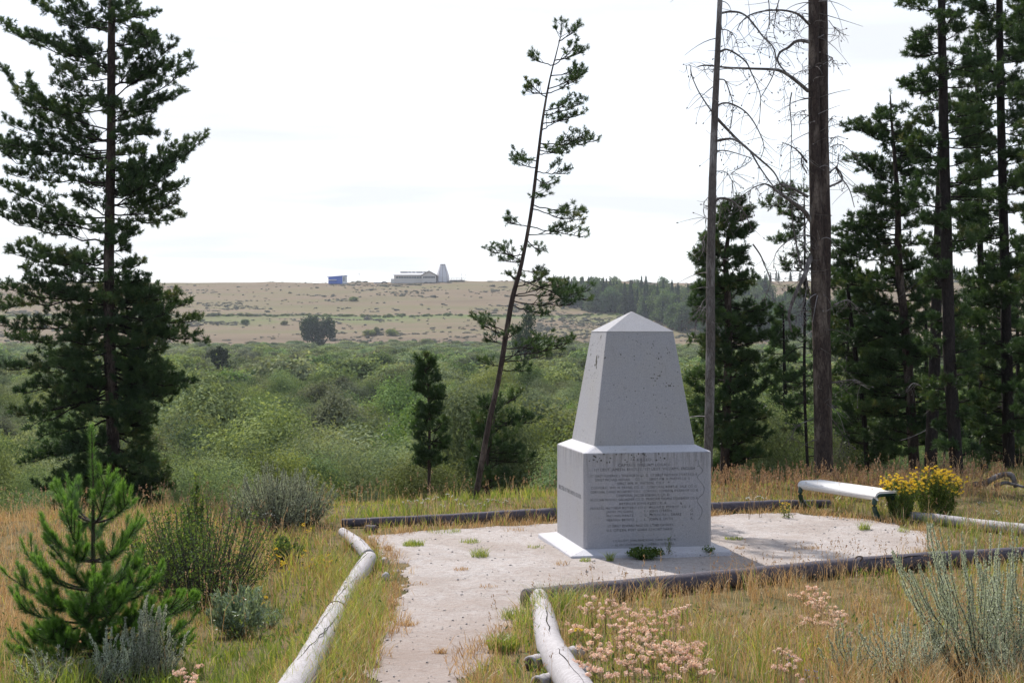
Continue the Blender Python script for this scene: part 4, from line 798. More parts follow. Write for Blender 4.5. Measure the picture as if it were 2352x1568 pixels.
def valley():
    P = []
    y = 27.0
    while y < 868:
        sp_ = np.interp(y, [33, 60, 120, 300, 870], [2.2, 3.3, 4.1, 5.3, 7.2]); half = y * .42 + 8; n = int(2 * half / sp_)
        xs = -half + (np.arange(n) + rng.random(n)) * sp_; yy = y + rng.uniform(-.5, .5, n) * sp_; P.append(np.stack([xs, yy], -1)); y += sp_ * .82
    P = np.vstack(P); x, y = P[:, 0], P[:, 1]
    ye = np.clip(22.5 + .42 * x, 18.5, 29); gap = noise2(x, y, 26, 9) + .4 * noise2(x, y, 9, 4)
    k = (y > ye + 7.5) & (gap > -1.05) & (y < 850 + 26 * noise2(x, y, 45, 2))
    k &= (y > 36) | (x > 4) | (x < -6)
    x, y = x[k], y[k]; z = zt(x, y) - .1; n = len(x)
    big = np.interp(y, [26, 35, 60, 150, 400, 870], [.36, .54, .78, .90, 1.05, 1.3]) * np.clip(rng.lognormal(0, .36, n), .45, 2.1) * (1 + .22 * noise2(x, y, 14, 6))
    S = np.stack([big, big, big * rng.uniform(.75, 1.15, n) * np.interp(y, [35, 250, 450, 870], [1.05, .9, .62, .42])], -1)
    near = np.argsort(y)[:300]; isn = np.zeros(n, bool); isn[near] = True
    proto = None
    for i in near:
        m = (W_near if y[i] < 62 else W_mid)[int(rng.choice(4, p=[.29, .29, .29, .13]))]; o = bpy.data.objects.new('willow_bush', m); col.objects.link(o)
        o.location = (x[i], y[i], z[i]); o.rotation_euler = (0, 0, rng.uniform(0, 6.28)); o.scale = S[i]
        tag(o, 'green willow bush in the near part of the thicket below the bluff', 'bush', 'willow bushes of the near thicket')
    f = ~isn; mid = f & (y < 230)
    gn_scatter('willow_thicket', W_mid, np.stack([x, y, z], -1)[mid], rng.uniform(0, 6.28, mid.sum()), S[mid], rng.choice(4, mid.sum(), p=[.29, .29, .29, .13]), 'dense green willow thicket covering the middle of the valley floor', 'bushes')
    f = f & (y >= 230)
    gn_scatter('willow_thicket', W_far, np.stack([x, y, z], -1)[f], rng.uniform(0, 6.28, f.sum()), S[f] * 1.12, rng.choice(4, f.sum(), p=[.29, .29, .29, .13]), 'far green willow thicket reaching the foot of the hill', 'bushes')
    print('bushes', n)
valley()
# singular bushes
def one_bush(label, mesh, u, v, wpx, hpx, name='bush', Y=None, cat_='bush', group=None):
    g_ = gp(u, v) if Y is None else ground_at(u, Y); s = wpx / F * g_[1] / 4.8; o = bpy.data.objects.new(name, mesh); col.objects.link(o); o.location = g_; h = hpx / F * g_[1] / 3.0
    o.scale = (s, s, h); o.rotation_euler = (0, 0, random.uniform(0, 6)); return tag(o, label, cat_, group)
my = bush_mesh('yellow_willow_foliage', 140, 9000, .15, M['willow_yellow']); mg = bush_mesh('grey_willow_foliage', 141, 6000, .22, M['willow_grey'])
for lb, u, v, w_, h_ in (('orange yellow willow bush in the thicket right of the big pine, left one', 470, 1040, 80, 78), ('orange yellow willow bush in the thicket, taller middle one', 530, 1040, 90, 95), ('small orange yellow willow bush, right of the two others', 583, 1045, 62, 72)):
    one_bush(lb, my, u, v, w_, h_, 'willow_bush', Y=None)
one_bush('round grey willow bush at the far side of the thicket', mg, 842, 860, 78, 44, 'willow_bush', Y=330)
one_bush('low dark grey bush left of the round grey one', mg, 770, 850, 80, 30, 'willow_bush', Y=345)
one_bush('dark grey bush right of the leaning tree, edge of the meadow', mg, 1290, 850, 60, 34, 'willow_bush', Y=420)
for i, (u, v, w_, h_, lb) in enumerate(((563, 745, 22, 13, 'small round green shrub on the hillside, leftmost'), (653, 746, 18, 10, 'tiny green shrub on the hillside right of the leftmost one'), (848, 770, 34, 14, 'low green shrub on the hillside right of the cottonwood'),
     (865, 767, 26, 16, 'rounded green shrub touching the low one right of the cottonwood'), (898, 770, 32, 16, 'grey green shrub farthest right of the shrubs near the cottonwood'), (812, 690, 26, 9, 'faint green shrub high on the hillside below the visitor building'))):
    one_bush(lb, W_far[i % 4], u, v, w_, h_, 'hillside_shrub', cat_='shrub', group='shrubs dotted on the hillside')

def crown_tree(label, u, vb, hpx, parts, leafmat_, n, leaf, Y, name='cottonwood_tree', trunk_r=.5):
    g_ = ground_at(u, Y); s = Y / F; base = px(u, vb, Y); base[2] = min(base[2], g_[2]); root = thing(name, label, 'tree', base)
    C = []; val = []; mbt = MB()
    for du, dv, ru, rv in parts:
        c = np.array([px(u, vb, Y)[0] + du * s, Y + rng.normal() * ru * s * .4, px(u, vb, Y)[2] - dv * s]); m = int(n * ru * rv / sum(p[2] * p[3] for p in parts)); d = unit(rng.normal(0, 1, (m, 3))) * (rng.random((m, 1)) ** .4)
        lob = 1 + .22 * np.sin(d[:, :1] * 7 + du) * np.cos(d[:, 2:] * 6 + dv); C.append(c + d * lob * [ru * s, ru * s, rv * s]); val.append(np.clip(.5 + .25 * rng.normal(size=m), 0, 1))
        mbt.tube([base + [0, 0, .2], (base + c) / 2 + [0, 0, 0], c], [trunk_r, trunk_r * .6, trunk_r * .2], 7)
    mb = MB(); leaves(mb, np.vstack(C), leaf * rng.uniform(.6, 1.3, sum(len(c) for c in C)), np.concatenate(val), .6); mb.build('crown', leafmat_, root, smooth=False); mbt.build('trunk', M['bark_dark'], root)
    return root
crown_tree('lone heart shaped cottonwood at the foot of the hill', 731, 806, 80, [(-22, -58, 20, 22), (-12, -70, 12, 12), (22, -58, 17, 22), (30, -42, 14, 16), (0, -48, 22, 22), (-25, -38, 14, 18), (0, -20, 15, 18), (6, -8, 10, 10)], M['cottonwood'], 11000, .9, 760)
crown_tree('round dark juniper standing in the thicket, left of the cottonwood', 503, 834, 40, [(-8, -18, 16, 12), (8, -18, 15, 12), (0, -30, 9, 10), (-14, -24, 6, 8), (14, -26, 7, 8), (0, -12, 14, 9), (-6, -6, 12, 9), (7, -5, 12, 8), (0, 0, 12, 7)], M['conifer_far'], 5000, .35, 300, 'juniper_tree', .2)
crown_tree('dark far tree half hidden behind the big pine', 372, 800, 90, [(0, -50, 22, 30), (-10, -30, 20, 22), (12, -25, 18, 20), (0, -78, 12, 16)], M['conifer_far'], 2600, .7, 620, 'conifer_tree', .3)
crown_tree('blue green conifer in the valley behind the leaning pine', 1205, 830, 130, [(0, -60, 30, 34), (10, -95, 18, 22), (-14, -40, 22, 26), (14, -30, 24, 26), (6, -122, 8, 12)], M['conifer_far'], 3600, .5, 330, 'conifer_tree', .25)
# far forest
def far_conifer(seed, n=1500):
    g = np.random.default_rng(seed); mb = MB(); t = g.random(n) ** .8; rad = 3.5 * (1 - t) ** .8 * (.45 + .55 * (.5 + .5 * np.sin(t * 40 + g.uniform(0, 6)))) * g.uniform(.3, 1, n); az = g.uniform(0, 6.28, n)
    C = np.stack([np.cos(az) * rad, np.sin(az) * rad, 1 + t * 14], -1); global rng; keep = rng; rng = g; leaves(mb, C, 1.1 * g.uniform(.5, 1.2, n) * (1.15 - .7 * t), np.clip(.5 + .25 * g.normal(size=n), 0, 1), .5); rng = keep
    return mb.build('conifer_crown', M['conifer_far'], mesh_only=True, smooth=False)
def far_round(seed, n=2000):
    g = np.random.default_rng(seed); mb = MB(); C = []
    for _ in range(9): c = np.array([g.normal() * 2, g.normal() * 2, g.uniform(2.5, 11)]); d = unit(g.normal(0, 1, (n // 9, 3))) * g.random((n // 9, 1)) ** .4; C.append(c + d * [2.9, 2.9, 3.0])
    C = np.vstack(C); global rng; keep = rng; rng = g; leaves(mb, C, 1.0 * g.uniform(.5, 1.3, len(C)), np.clip(.5 + .25 * g.normal(size=len(C)), 0, 1), .6); rng = keep
    return mb.build('broadleaf_crown', M['aspen_far'], mesh_only=True, smooth=False)
FC = [far_conifer(200 + i) for i in range(4)]; FR = [far_round(220 + i) for i in range(3)]
TM = MB().tube([[0, 0, -1], [0, 0, 5], [0, 0, 12]], [.3, .22, .05], 6).build('far_trunk', M['bark_dark'], mesh_only=True)
def far_tree(x, y, con, s, lb, gr):
    root = thing('conifer_tree' if con else 'broadleaf_tree', lb, 'tree', (x, y, float(zt(x, y))), gr); root.scale = (s, s, s * random.uniform(.9, 1.15)); root.rotation_euler = (0, 0, random.uniform(0, 6))
    for nm, m in (('crown', random.choice(FC if con else FR)), ('trunk', TM)): o = bpy.data.objects.new(nm, m); col.objects.link(o); o.parent = root
def forest():
    for i in range(470):
        u = 1290 + 720 * random.random(); 
        Yd = random.uniform(850, 1090); 
        if u < 1350 and random.random() < .6: Yd = random.uniform(1050, 1110)
        lim = np.interp(u, [1280, 1350, 1460, 1560, 1700, 2010], [1050, 1030, 985, 905, 862, 850])
        Yd = max(Yd, lim + random.uniform(0, 60)); x = (u - CU) / F * Yd; con = random.random() < .5
        if 1760 < u < 1950 and Yd > 960: continue
        s = random.uniform(.95, 1.5) * (.75 if u < 1350 else 1)
        far_tree(x, Yd, con, s, 'dark far conifer in the wood at the foot of the hill' if con else 'pale green far broadleaf tree in the wood below the hill', 'far conifers of the hill wood' if con else 'far broadleaf trees of the hill wood')
    for i in range(46):
        u = random.uniform(1720, 2330); Yd = random.uniform(1215, 1300); far_tree((u - CU) / F * Yd, Yd, True, random.uniform(.5, .9), 'small dark conifer on the skyline behind the right hand pines', 'conifers on the skyline')
    for u in (1272, 1286, 1296, 1304, 1318, 1335): far_tree((u - CU) / F * 1180, 1180, u % 4 == 0, random.uniform(.4, .7), 'low tree on the slope at the left end of the far wood', 'low trees at the end of the far wood')
forest()
# hillside sagebrush and ditch shrubs
sm = bush_mesh('sage_clump', 300, 300, .7, M['sage_far'], 2.0, 1.2, 8, .6); sm2 = bush_mesh('sage_clump_b', 301, 300, .7, M['sage_far'], 2.2, 1.0, 8, .6)
def hillsage():
    n = 42000; y = rng.uniform(850, 1235, n); x = rng.uniform(-.40, .40, n) * y; d = noise2(x * .45, y, 16, 2) + .8 * noise2(x * .5, y, 5, 6)
    k = (d > .56) & ~((y > 985) & (y < 1003)); dens = rng.random(n) < .8; k &= dens; k |= rng.random(n) < .022
    xr = x / y * F + CU; k |= (xr > 1230) & (xr < 1480) & (y < 985) & (rng.random(n) < .5)
    x, y = x[k], y[k]; m = len(x); s = rng.lognormal(-.85, .36, m)
    gn_scatter('hillside_sagebrush', [sm, sm2], np.stack([x, y, zt(x, y) - .1], -1), rng.uniform(0, 6, m), np.stack([s * 1.3, s, s * .9], -1), rng.integers(0, 2, m), 'grey green sagebrush dotted over the dry hillside', 'sagebrush')
    print('sage', m)
    m = 420; x = rng.uniform(-.36, .1, m) * 1010; y = 1002 + 3 * rng.normal(size=m) + 6 * noise2(x, 0 * x, 90, 2); s = rng.lognormal(-.2, .3, m)
    gn_scatter('ditch_shrubs', W_far, np.stack([x, y, zt(x, y) - .2], -1), rng.uniform(0, 6, m), np.stack([s * .9, s * .7, s * .45], -1), rng.integers(0, 4, m), 'line of dark green shrubs along the old ditch on the hillside', 'bushes')
hillsage()

# ================================================================== buildings on the hill
BY = 1215.0
def bx(x): return (1050 + x / 4.126) / 1.4694
def bv_(y): return (860 + y / 4.126) / 1.4694
def mtr(px_): return px_ / F * BY
def B(x, y, dy=0): return px(bx(x), bv_(y), BY + dy) * [1, 1, 1]
def visitor_centre():
    gz = B(1400, 352)[2]; base = B(1450, 352); root = thing('visitor_building', 'long low visitor building with pale metal roof on the hilltop', 'building', base)
    x0, x1, x2 = B(1155, 0)[0], B(1548, 0)[0], B(1742, 0)[0]; ze = B(0, 277)[2]; zr = B(0, 236)[2]; za = B(0, 222)[2]; y0 = BY; D = 15.
    def w_(mb, x_0, x_1, y_0, y_1, z_0, z_1): mb.box(((x_0 + x_1) / 2, (y_0 + y_1) / 2, (z_0 + z_1) / 2), (x_1 - x_0, y_1 - y_0, z_1 - z_0)); return mb
    w_(MB(), x0, x1, y0, y0 + D, gz - 2.5, ze).build('wall', M['wall'], root, smooth=False)
    # gable wing standing forward
    xm = (x1 + x2) / 2; V = []
    for y in (y0 - 3, y0 + D): V += [[x1, y, gz - 2.5], [x2, y, gz - 2.5], [x2, y, ze], [xm, y, za - .25], [x1, y, ze]]
    MB().add(V, [[0, 5, 6, 1], [1, 6, 7, 2], [2, 7, 8, 3], [3, 8, 9, 4], [4, 9, 5, 0]], [[0, 1, 2], [0, 2, 4], [4, 2, 3], [5, 7, 6], [5, 9, 7], [9, 8, 7]]).build('gable_wall', M['wall'], root, smooth=False)
    e = B(1142, 0)[0]; xr0 = B(1235, 0)[0]; yr = y0 + D / 2
    rf = MB().add([[e, y0 - 1, ze + .05], [x1 + 1, y0 - 1, ze + .05], [x1 + 1, yr, zr], [xr0, yr, zr], [e, y0 - 1, ze - .25], [x1 + 1, y0 - 1, ze - .25], [x1 + 1, yr, zr - .3], [xr0, yr, zr - .3], [e, y0 + D + 1, ze + .05], [x1 + 1, y0 + D + 1, ze + .05]],
             [[0, 1, 2, 3], [4, 7, 6, 5], [0, 4, 5, 1], [3, 2, 9, 8]], [[0, 3, 8]]).build('roof', M['roof'], root, smooth=False)
    for a, c in ((1235, 1340), (1348, 1390), (1400, 1445), (1455, 1548), (1556, 1600)):
        xa, xc = B(a, 0)[0], B(c, 0)[0]; w_(MB(), xa, xc, yr - 2.2, yr - 1, zr - .45, zr + .35).build('roof_light', M['trim'], rf, smooth=False)
    for sgn, xx in ((-1, x1 - 1), (1, x2 + 1)):
        zz = ze - .3; MB().add([[xm, y0 - 4, za], [xx, y0 - 4, zz], [xx, y0 + D, zz], [xm, y0 + D, za], [xm, y0 - 4, za - .45], [xx, y0 - 4, zz - .45], [xx, y0 + D, zz - .45], [xm, y0 + D, za - .45]],
            [[0, 1, 2, 3], [4, 7, 6, 5], [0, 4, 5, 1], [1, 5, 6, 2], [2, 6, 7, 3], [3, 7, 4, 0]]).build('gable_roof', M['trim'], root, smooth=False)
    z0, z1 = B(0, 327)[2], B(0, 302)[2]; xs = np.linspace(B(1180, 0)[0], B(1540, 0)[0], 11)
    for i in range(10): w_(MB(), xs[i] + .15, xs[i + 1] - .15, y0 - .06, y0 + .3, z0, z1).build('window', M['glass'], root, smooth=False)
    xs = np.linspace(B(1560, 0)[0], B(1728, 0)[0], 9)
    for i in range(8): w_(MB(), xs[i] + .12, xs[i + 1] - .12, y0 - 3.06, y0 - 2.7, z0, z1 + .2).build('window', M['glass'], root, smooth=False)
    w_(MB(), B(1110, 0)[0], x0 - .05, y0 - .5, y0 + 1, gz - 2.5, B(0, 333)[2]).build('low_wall', M['base'], root, smooth=False)
    # cone tower
    c = B(1832, 0); rb, rt = mtr((bx(1920) - bx(1742)) / 2), mtr((bx(1856) - bx(1790)) / 2); zt_ = B(0, 134)[2]; zb = gz - 1.5; zk = B(0, 300)[2]
    cr = thing('cone_tower', 'tall tapering cone tower at the right end of the visitor building', 'tower', (c[0], BY, zb), None); th = (np.arange(8) + .5) / 8 * 2 * np.pi + np.pi / 8
    def ring(r_, z): return [[c[0] + r_ * math.cos(a), BY + 3 + r_ * math.sin(a), z] for a in th]
    for j in range(8):
        k = (j + 1) % 8; a, b_, m_ = ring(rb, zb), ring(rb * .98, zk), ring(rt, zt_)
        MB().add([a[j], a[k], b_[k], b_[j], m_[k], m_[j]], [[0, 1, 2, 3], [3, 2, 4, 5]]).build('panel', M['cone'], cr, smooth=False)
        MB().tube([np.array(a[j]), np.array(b_[j]), np.array(m_[j])], .14, 5).build('rib', M['trim'], cr)
    MB().tube([[c[0], BY + 3, zt_ - .1], [c[0], BY + 3, zt_ + .35]], rt * 1.08, 8).build('rim', M['trim'], cr, smooth=False)
visitor_centre()
def shed():
    g0 = B(232, 368); root = thing('blue_shed', 'bright blue flat roofed shed on the skyline left of the visitor building', 'shed', B(350, 366)); x0, x1, x2 = B(235, 0)[0], B(432, 0)[0], B(485, 0)[0]; zb = B(0, 368)[2] - 2; za, zc = B(0, 309)[2], B(0, 290)[2]; y0 = BY + 2
    MB().add([[x0, y0, zb], [x1, y0, zb], [x1, y0, zc], [x0, y0, za], [x0, y0 + 8, zb], [x1, y0 + 8, zb], [x1, y0 + 8, zc], [x0, y0 + 8, za]], [[0, 1, 2, 3], [5, 4, 7, 6], [0, 3, 7, 4], [1, 5, 6, 2]]).build('wall', M['blue'], root, smooth=False)
    MB().box(((x1 + x2) / 2 + .05, y0 + 4, (zb + zc) / 2 - .15), (x2 - x1, 8, zc - zb)).build('white_bay', M['whitepaint'], root, smooth=False)
    for q_ in (.3, .65): MB().box((x1 + (x2 - x1) * q_, y0 - .1, zb + (zc - zb) * .6), (.5, .12, (zc - zb) * .55)).build('door', M['glass'], root, smooth=False)
    MB().add([[x0 - 1.1, y0 - .5, za], [x2 + .2, y0 - .5, zc + .1], [x2 + .2, y0 + 8.5, zc + .1], [x0 - 1.1, y0 + 8.5, za], [x0 - 1.1, y0 - .5, za + .35], [x2 + .2, y0 - .5, zc + .45], [x2 + .2, y0 + 8.5, zc + .45], [x0 - 1.1, y0 + 8.5, za + .35]],
        [[0, 3, 2, 1], [4, 5, 6, 7], [0, 1, 5, 4], [1, 2, 6, 5], [2, 3, 7, 6], [3, 0, 4, 7]]).build('roof', M['blue'], root, smooth=False)
    MB().box(((x0 + B(350, 0)[0]) / 2, y0 - 1, B(0, 348)[2]), (B(350, 0)[0] - x0, 2, .5)).build('awning', M['whitepaint'], root, smooth=False)
shed()
def pole(u, v0, v1, lb, Y=BY + 30):
    g_ = ground_at(u, Y); t = px(u, v0, Y); root = thing('utility_pole', lb, 'pole', g_, 'utility poles on the skyline'); MB().tube([g_ - [0, 0, .5], t], [.17, .11], 7).build('post', M['trim'], root); MB().box(t - [0, 0, .7], (2.0, .12, .12)).build('crossarm', M['trim'], root, smooth=False)
pole(689, 628, 645, 'thin utility pole on the skyline far left of the blue shed'); pole(825, 627, 643, 'thin utility pole between the blue shed and the visitor building'); pole(1070, 630, 643, 'thin utility pole right of the visitor building')
pole(1060, 628, 643, 'faint utility pole just right of the cone tower')
def deck():
    root = thing('railed_deck', 'low railed terrace beside the cone tower', 'terrace', B(2035, 356)); x0, x1 = B(1932, 0)[0], B(2138, 0)[0]; z0, z1 = B(0, 362)[2] - 3, B(0, 350)[2]; z2 = B(0, 322)[2]
    MB().box(((x0 + x1) / 2, BY + 1, (z0 + z1) / 2), (x1 - x0, 5, z1 - z0)).build('platform', M['trim'], root, smooth=False); MB().box(((x0 + x1) / 2, BY - 1.4, z2), (x1 - x0, .15, .15)).build('top_rail', M['trim'], root, smooth=False); MB().box(((x0 + x1) / 2, BY - 1.4, (z1 + z2) / 2), (x1 - x0, .1, .1)).build('mid_rail', M['trim'], root, smooth=False)
    pm = MB().box((0, 0, 0), (.22, .22, z2 - z1)).build('post', M['trim'], mesh_only=True, smooth=False)
    for x in np.linspace(x0 + .2, x1 - .2, 10): o = bpy.data.objects.new('post', pm); col.objects.link(o); o.parent = root; o.location = Vector((x, BY - 1.4, (z1 + z2) / 2)) - root.location
deck()
def car():
    c = B(1020, 353); c[2] = float(zt(c[0], c[1])) + .05; root = thing('parked_car', 'dark parked car on the skyline left of the visitor building', 'car', c); L = 5.0
    prof = [(-2.4, .35), (-2.4, .85), (-1.6, 1.0), (-.9, 1.5), (.7, 1.5), (1.5, 1.0), (2.4, .9), (2.4, .35)]; V = [[c[0] + x * 1.15, c[1] + y, c[2] + z * 1.1] for y in (-.9, .9) for x, z in prof]; m = 8
    mb = MB().add(V, [[j, (j + 1) % m, m + (j + 1) % m, m + j] for j in range(m)] + [[0, 1, 6, 7], [1, 2, 5, 6], [2, 3, 4, 5], [8, 15, 14, 9], [9, 14, 13, 10], [10, 13, 12, 11]]); mb.build('body', M['carpaint'], root, smooth=False)
    for sx in (-1.6, 1.6):
        for sy in (-.95, .95): MB().tube([[c[0] + sx * 1.15, c[1] + sy - .1, c[2] + .38], [c[0] + sx * 1.15, c[1] + sy + .1, c[2] + .38]], .38, 12).build('wheel', M['crack'], root)
    MB().box((c[0] - .1, c[1] - .92, c[2] + 1.38), (2.2, .04, .34)).build('side_window', M['glass'], root, smooth=False)
    c = B(925, 350); c[2] = float(zt(c[0], c[1])) - .2; tag(MB().box((c[0], c[1], c[2] + .5), (6.2, 2, 1.5)).box((c[0], c[1], c[2] + 1.3), (6.4, 2.2, .15)).build('low_hut', M['wall'], loc=c, smooth=False), 'low pale wall or hut roof left of the parked car', 'hut')
car()
# dead white branches in the thicket
for i, pts in enumerate(([(872, 1010), (885, 998), (893, 985), (893, 965)], [(868, 1008), (900, 1000), (915, 992), (945, 994)], [(800, 966), (802, 950), (801, 942)])):
    Y = 95 if i < 2 else 150; o = MB().tube(cat([px(u, v - 6, Y) for u, v in pts], 12), np.linspace(.06, .03, 12), 6).build('dead_branch', M['twig_pale'], loc=px(*pts[0], Y)); tag(o, ['bleached upright dead branch sticking out of the willows', 'bleached dead branch lying across the willows', 'small white dead twig in the thicket gap'][i], 'branch')

# ================================================================== near shrubs and grass
def spikes(name, label, loc, n, H, spread, mat, leaf, dens, cat_='shrub', stem_r=.003, up=.85, group=None, stemmat='twig', lean=(0, 0), low=.25, wid=.022, inner=0, asp=.3, along=.8):
    root = thing(name, label, cat_, loc, group); sb = MB(); lb = MB(); loc = np.array(loc, float)
    for i in range(n):
        az = rng.uniform(0, 6.28); h = H * rng.uniform(.55, 1.05); r_ = spread * math.sqrt(rng.random()); T = loc + [math.cos(az) * r_ + lean[0] * h, math.sin(az) * r_ + lean[1] * h, h * (1 - .25 * (r_ / spread) ** 2)]; S = loc + [math.cos(az) * r_ * .3, math.sin(az) * r_ * .3, 0]
        P = bez(S, S * .4 + T * .6 - [0, 0, h * .12], T, 8); P[1:-1] += rng.normal(0, .010, (6, 3)); P[4:] += rng.normal(0, .03 * h, 3); sb.tube(P, np.linspace(stem_r * 1.6, stem_r * .5, 8), 4, False)
        m = int(dens * h * 100); t = low + (1 - low) * rng.random(m); idx = np.minimum((t * 7).astype(int), 6); p = P[idx] + (P[idx + 1] - P[idx]) * (t * 7 - idx)[:, None]
        p += rng.normal(0, 1, (m, 3)) * (wid * (1.25 - t))[:, None]; N = unit(P[idx + 1] - P[idx]) * along + rng.normal(0, .45, (m, 3)); leaves(lb, p, leaf * rng.uniform(.6, 1.3, m), np.clip(rng.uniform(.3, .7) + .2 * rng.normal(size=m), 0, 1), asp, N)
    sb.build('stems', M[stemmat], root); lb.build('leaves', M[mat], root, smooth=False)
    if inner:
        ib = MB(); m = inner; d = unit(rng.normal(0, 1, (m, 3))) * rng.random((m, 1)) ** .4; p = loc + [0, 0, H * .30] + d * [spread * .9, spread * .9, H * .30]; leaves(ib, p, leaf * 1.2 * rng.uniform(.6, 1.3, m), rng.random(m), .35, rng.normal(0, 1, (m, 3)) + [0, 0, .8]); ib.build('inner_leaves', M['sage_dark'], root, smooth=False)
    return root
# big sage clump behind the left rear corner
for i, (u, v, n_, H_, s_, lb) in enumerate(((640, 1222, 90, .92, .52, 'large grey green sagebrush left of the rear log'), (585, 1215, 50, .70, .40, 'smaller sagebrush joined to the left side of the large one'), (700, 1205, 60, .75, .45, 'sagebrush on the right shoulder of the large one'))):
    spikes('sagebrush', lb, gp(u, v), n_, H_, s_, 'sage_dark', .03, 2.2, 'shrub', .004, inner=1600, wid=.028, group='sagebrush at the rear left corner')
# grey sage with flowering spikes bottom left
def sg(u, v, Y=None): g_ = gp(u, v); return g_
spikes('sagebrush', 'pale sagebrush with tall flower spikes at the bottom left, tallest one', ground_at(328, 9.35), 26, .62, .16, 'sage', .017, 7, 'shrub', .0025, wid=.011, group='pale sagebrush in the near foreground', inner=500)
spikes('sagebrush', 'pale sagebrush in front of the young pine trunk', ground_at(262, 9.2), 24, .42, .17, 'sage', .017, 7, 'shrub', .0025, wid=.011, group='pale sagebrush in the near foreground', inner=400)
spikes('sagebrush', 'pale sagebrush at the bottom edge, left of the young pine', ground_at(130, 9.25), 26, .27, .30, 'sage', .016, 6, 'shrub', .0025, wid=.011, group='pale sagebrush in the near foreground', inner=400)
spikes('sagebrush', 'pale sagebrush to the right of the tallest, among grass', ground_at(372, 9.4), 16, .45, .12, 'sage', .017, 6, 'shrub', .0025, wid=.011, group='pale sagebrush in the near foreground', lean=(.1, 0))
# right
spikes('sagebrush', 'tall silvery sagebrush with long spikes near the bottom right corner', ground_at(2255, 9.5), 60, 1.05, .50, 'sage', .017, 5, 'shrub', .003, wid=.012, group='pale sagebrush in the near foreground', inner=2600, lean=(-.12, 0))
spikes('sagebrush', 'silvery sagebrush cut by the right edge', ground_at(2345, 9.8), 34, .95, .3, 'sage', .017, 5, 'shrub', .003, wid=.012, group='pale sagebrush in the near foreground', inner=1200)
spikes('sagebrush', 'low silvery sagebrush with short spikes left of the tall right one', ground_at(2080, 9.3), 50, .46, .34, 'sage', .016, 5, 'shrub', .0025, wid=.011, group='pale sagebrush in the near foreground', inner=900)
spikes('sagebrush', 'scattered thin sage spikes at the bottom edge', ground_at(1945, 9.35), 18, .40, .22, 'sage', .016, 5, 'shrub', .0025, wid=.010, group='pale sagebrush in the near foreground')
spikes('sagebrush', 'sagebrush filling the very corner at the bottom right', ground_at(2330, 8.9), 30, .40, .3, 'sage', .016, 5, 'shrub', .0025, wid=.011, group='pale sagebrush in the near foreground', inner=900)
# bare twiggy shrub
spikes('twiggy_shrub', 'dark twiggy shrub with sparse yellow green leaves right of the young pine', gp(470, 1398), 170, 1.05, .74, 'shrub', .026, .6, 'shrub', .0035, wid=.05, asp=.6, along=.2, low=.15)
spikes('twiggy_shrub', 'leafy lower half of a shrub between the young pine and the twiggy one', gp(395, 1370), 70, .85, .45, 'shrub', .03, 1.6, 'shrub', .003, wid=.06, asp=.6, along=.2, low=.1)
spikes('leafy_shrub', 'small fresh green shrub beside the yellow flowers', gp(655, 1295), 34, .32, .24, 'shrub', .028, 3, 'shrub', .002, wid=.04, asp=.65, along=.1)
spikes('leafy_shrub', 'yellow green sapling rising above the twiggy shrub', gp(447, 1290), 12, .95, .12, 'shrub', .030, 1.6, 'shrub', .004, wid=.05, asp=.65, along=.1, low=.5)
spikes('silver_leaved_plant', 'silvery leaved rounded plant in the grass beside the path log', gp(548, 1462), 60, .42, .26, 'silver', .045, 1.9, 'plant', .002, wid=.022, asp=.26, along=.9, low=.3, stemmat='stalk')
spikes('silver_leaved_plant', 'small bluish leaved plant lower right of the silvery one', gp(618, 1440), 22, .22, .18, 'silver', .035, 1.6, 'plant', .002, wid=.02, asp=.28, stemmat='stalk')
# weeds at the foot of the monument
spikes('weed', 'dark green leafy weed at the foot of the monument front, left of centre', np.array([1.52, 16.62, .05]), 46, .055, .24, 'shrub', .042, 8, 'plant', .0015, wid=.025, asp=.35, along=.5, low=.0, stemmat='stalk')
spikes('weed', 'taller thin weed at the middle of the monument front', np.array([1.80, 16.68, .05]), 6, .20, .06, 'shrub', .022, 1.2, 'plant', .0012, wid=.015, asp=.3, stemmat='stalk')
spikes('weed', 'small green weed at the right of the monument front', np.array([2.27, 16.82, .05]), 9, .09, .09, 'shrub', .03, 3, 'plant', .0012, wid=.02, asp=.35, along=.5, low=.0, stemmat='stalk')

def blades(mb, x, y, z, h, wd, val, lean=.35, hd=None):
    n = len(x); az = rng.uniform(0, 6.28, n); ln = lean * rng.uniform(.2, 1.3, n) * h; d = np.stack([np.cos(az), np.sin(az), 0 * az], -1); fz = rng.uniform(0, 6.28, n); wv = np.stack([np.cos(fz), np.sin(fz), 0 * fz], -1) * (wd / 2)[:, None] if np.ndim(wd) else np.stack([np.cos(fz), np.sin(fz), 0 * fz], -1) * wd / 2
    B0 = np.stack([x, y, z], -1); M1 = B0 + d * (ln * .35)[:, None] + np.stack([0 * x, 0 * x, h * .6], -1); T = B0 + d * ln[:, None] + np.stack([0 * x, 0 * x, h * (1 - .15 * rng.random(n))], -1)
    V = np.stack([B0 - wv, B0 + wv, M1 + wv * .8, M1 - wv * .8, T], 1).reshape(-1, 3); i = np.arange(n)[:, None] * 5; mb.add(V, i + [[0, 1, 2, 3]], i + [[3, 2, 4]], np.repeat(np.clip(val, 0, 1), 5)); return T, d
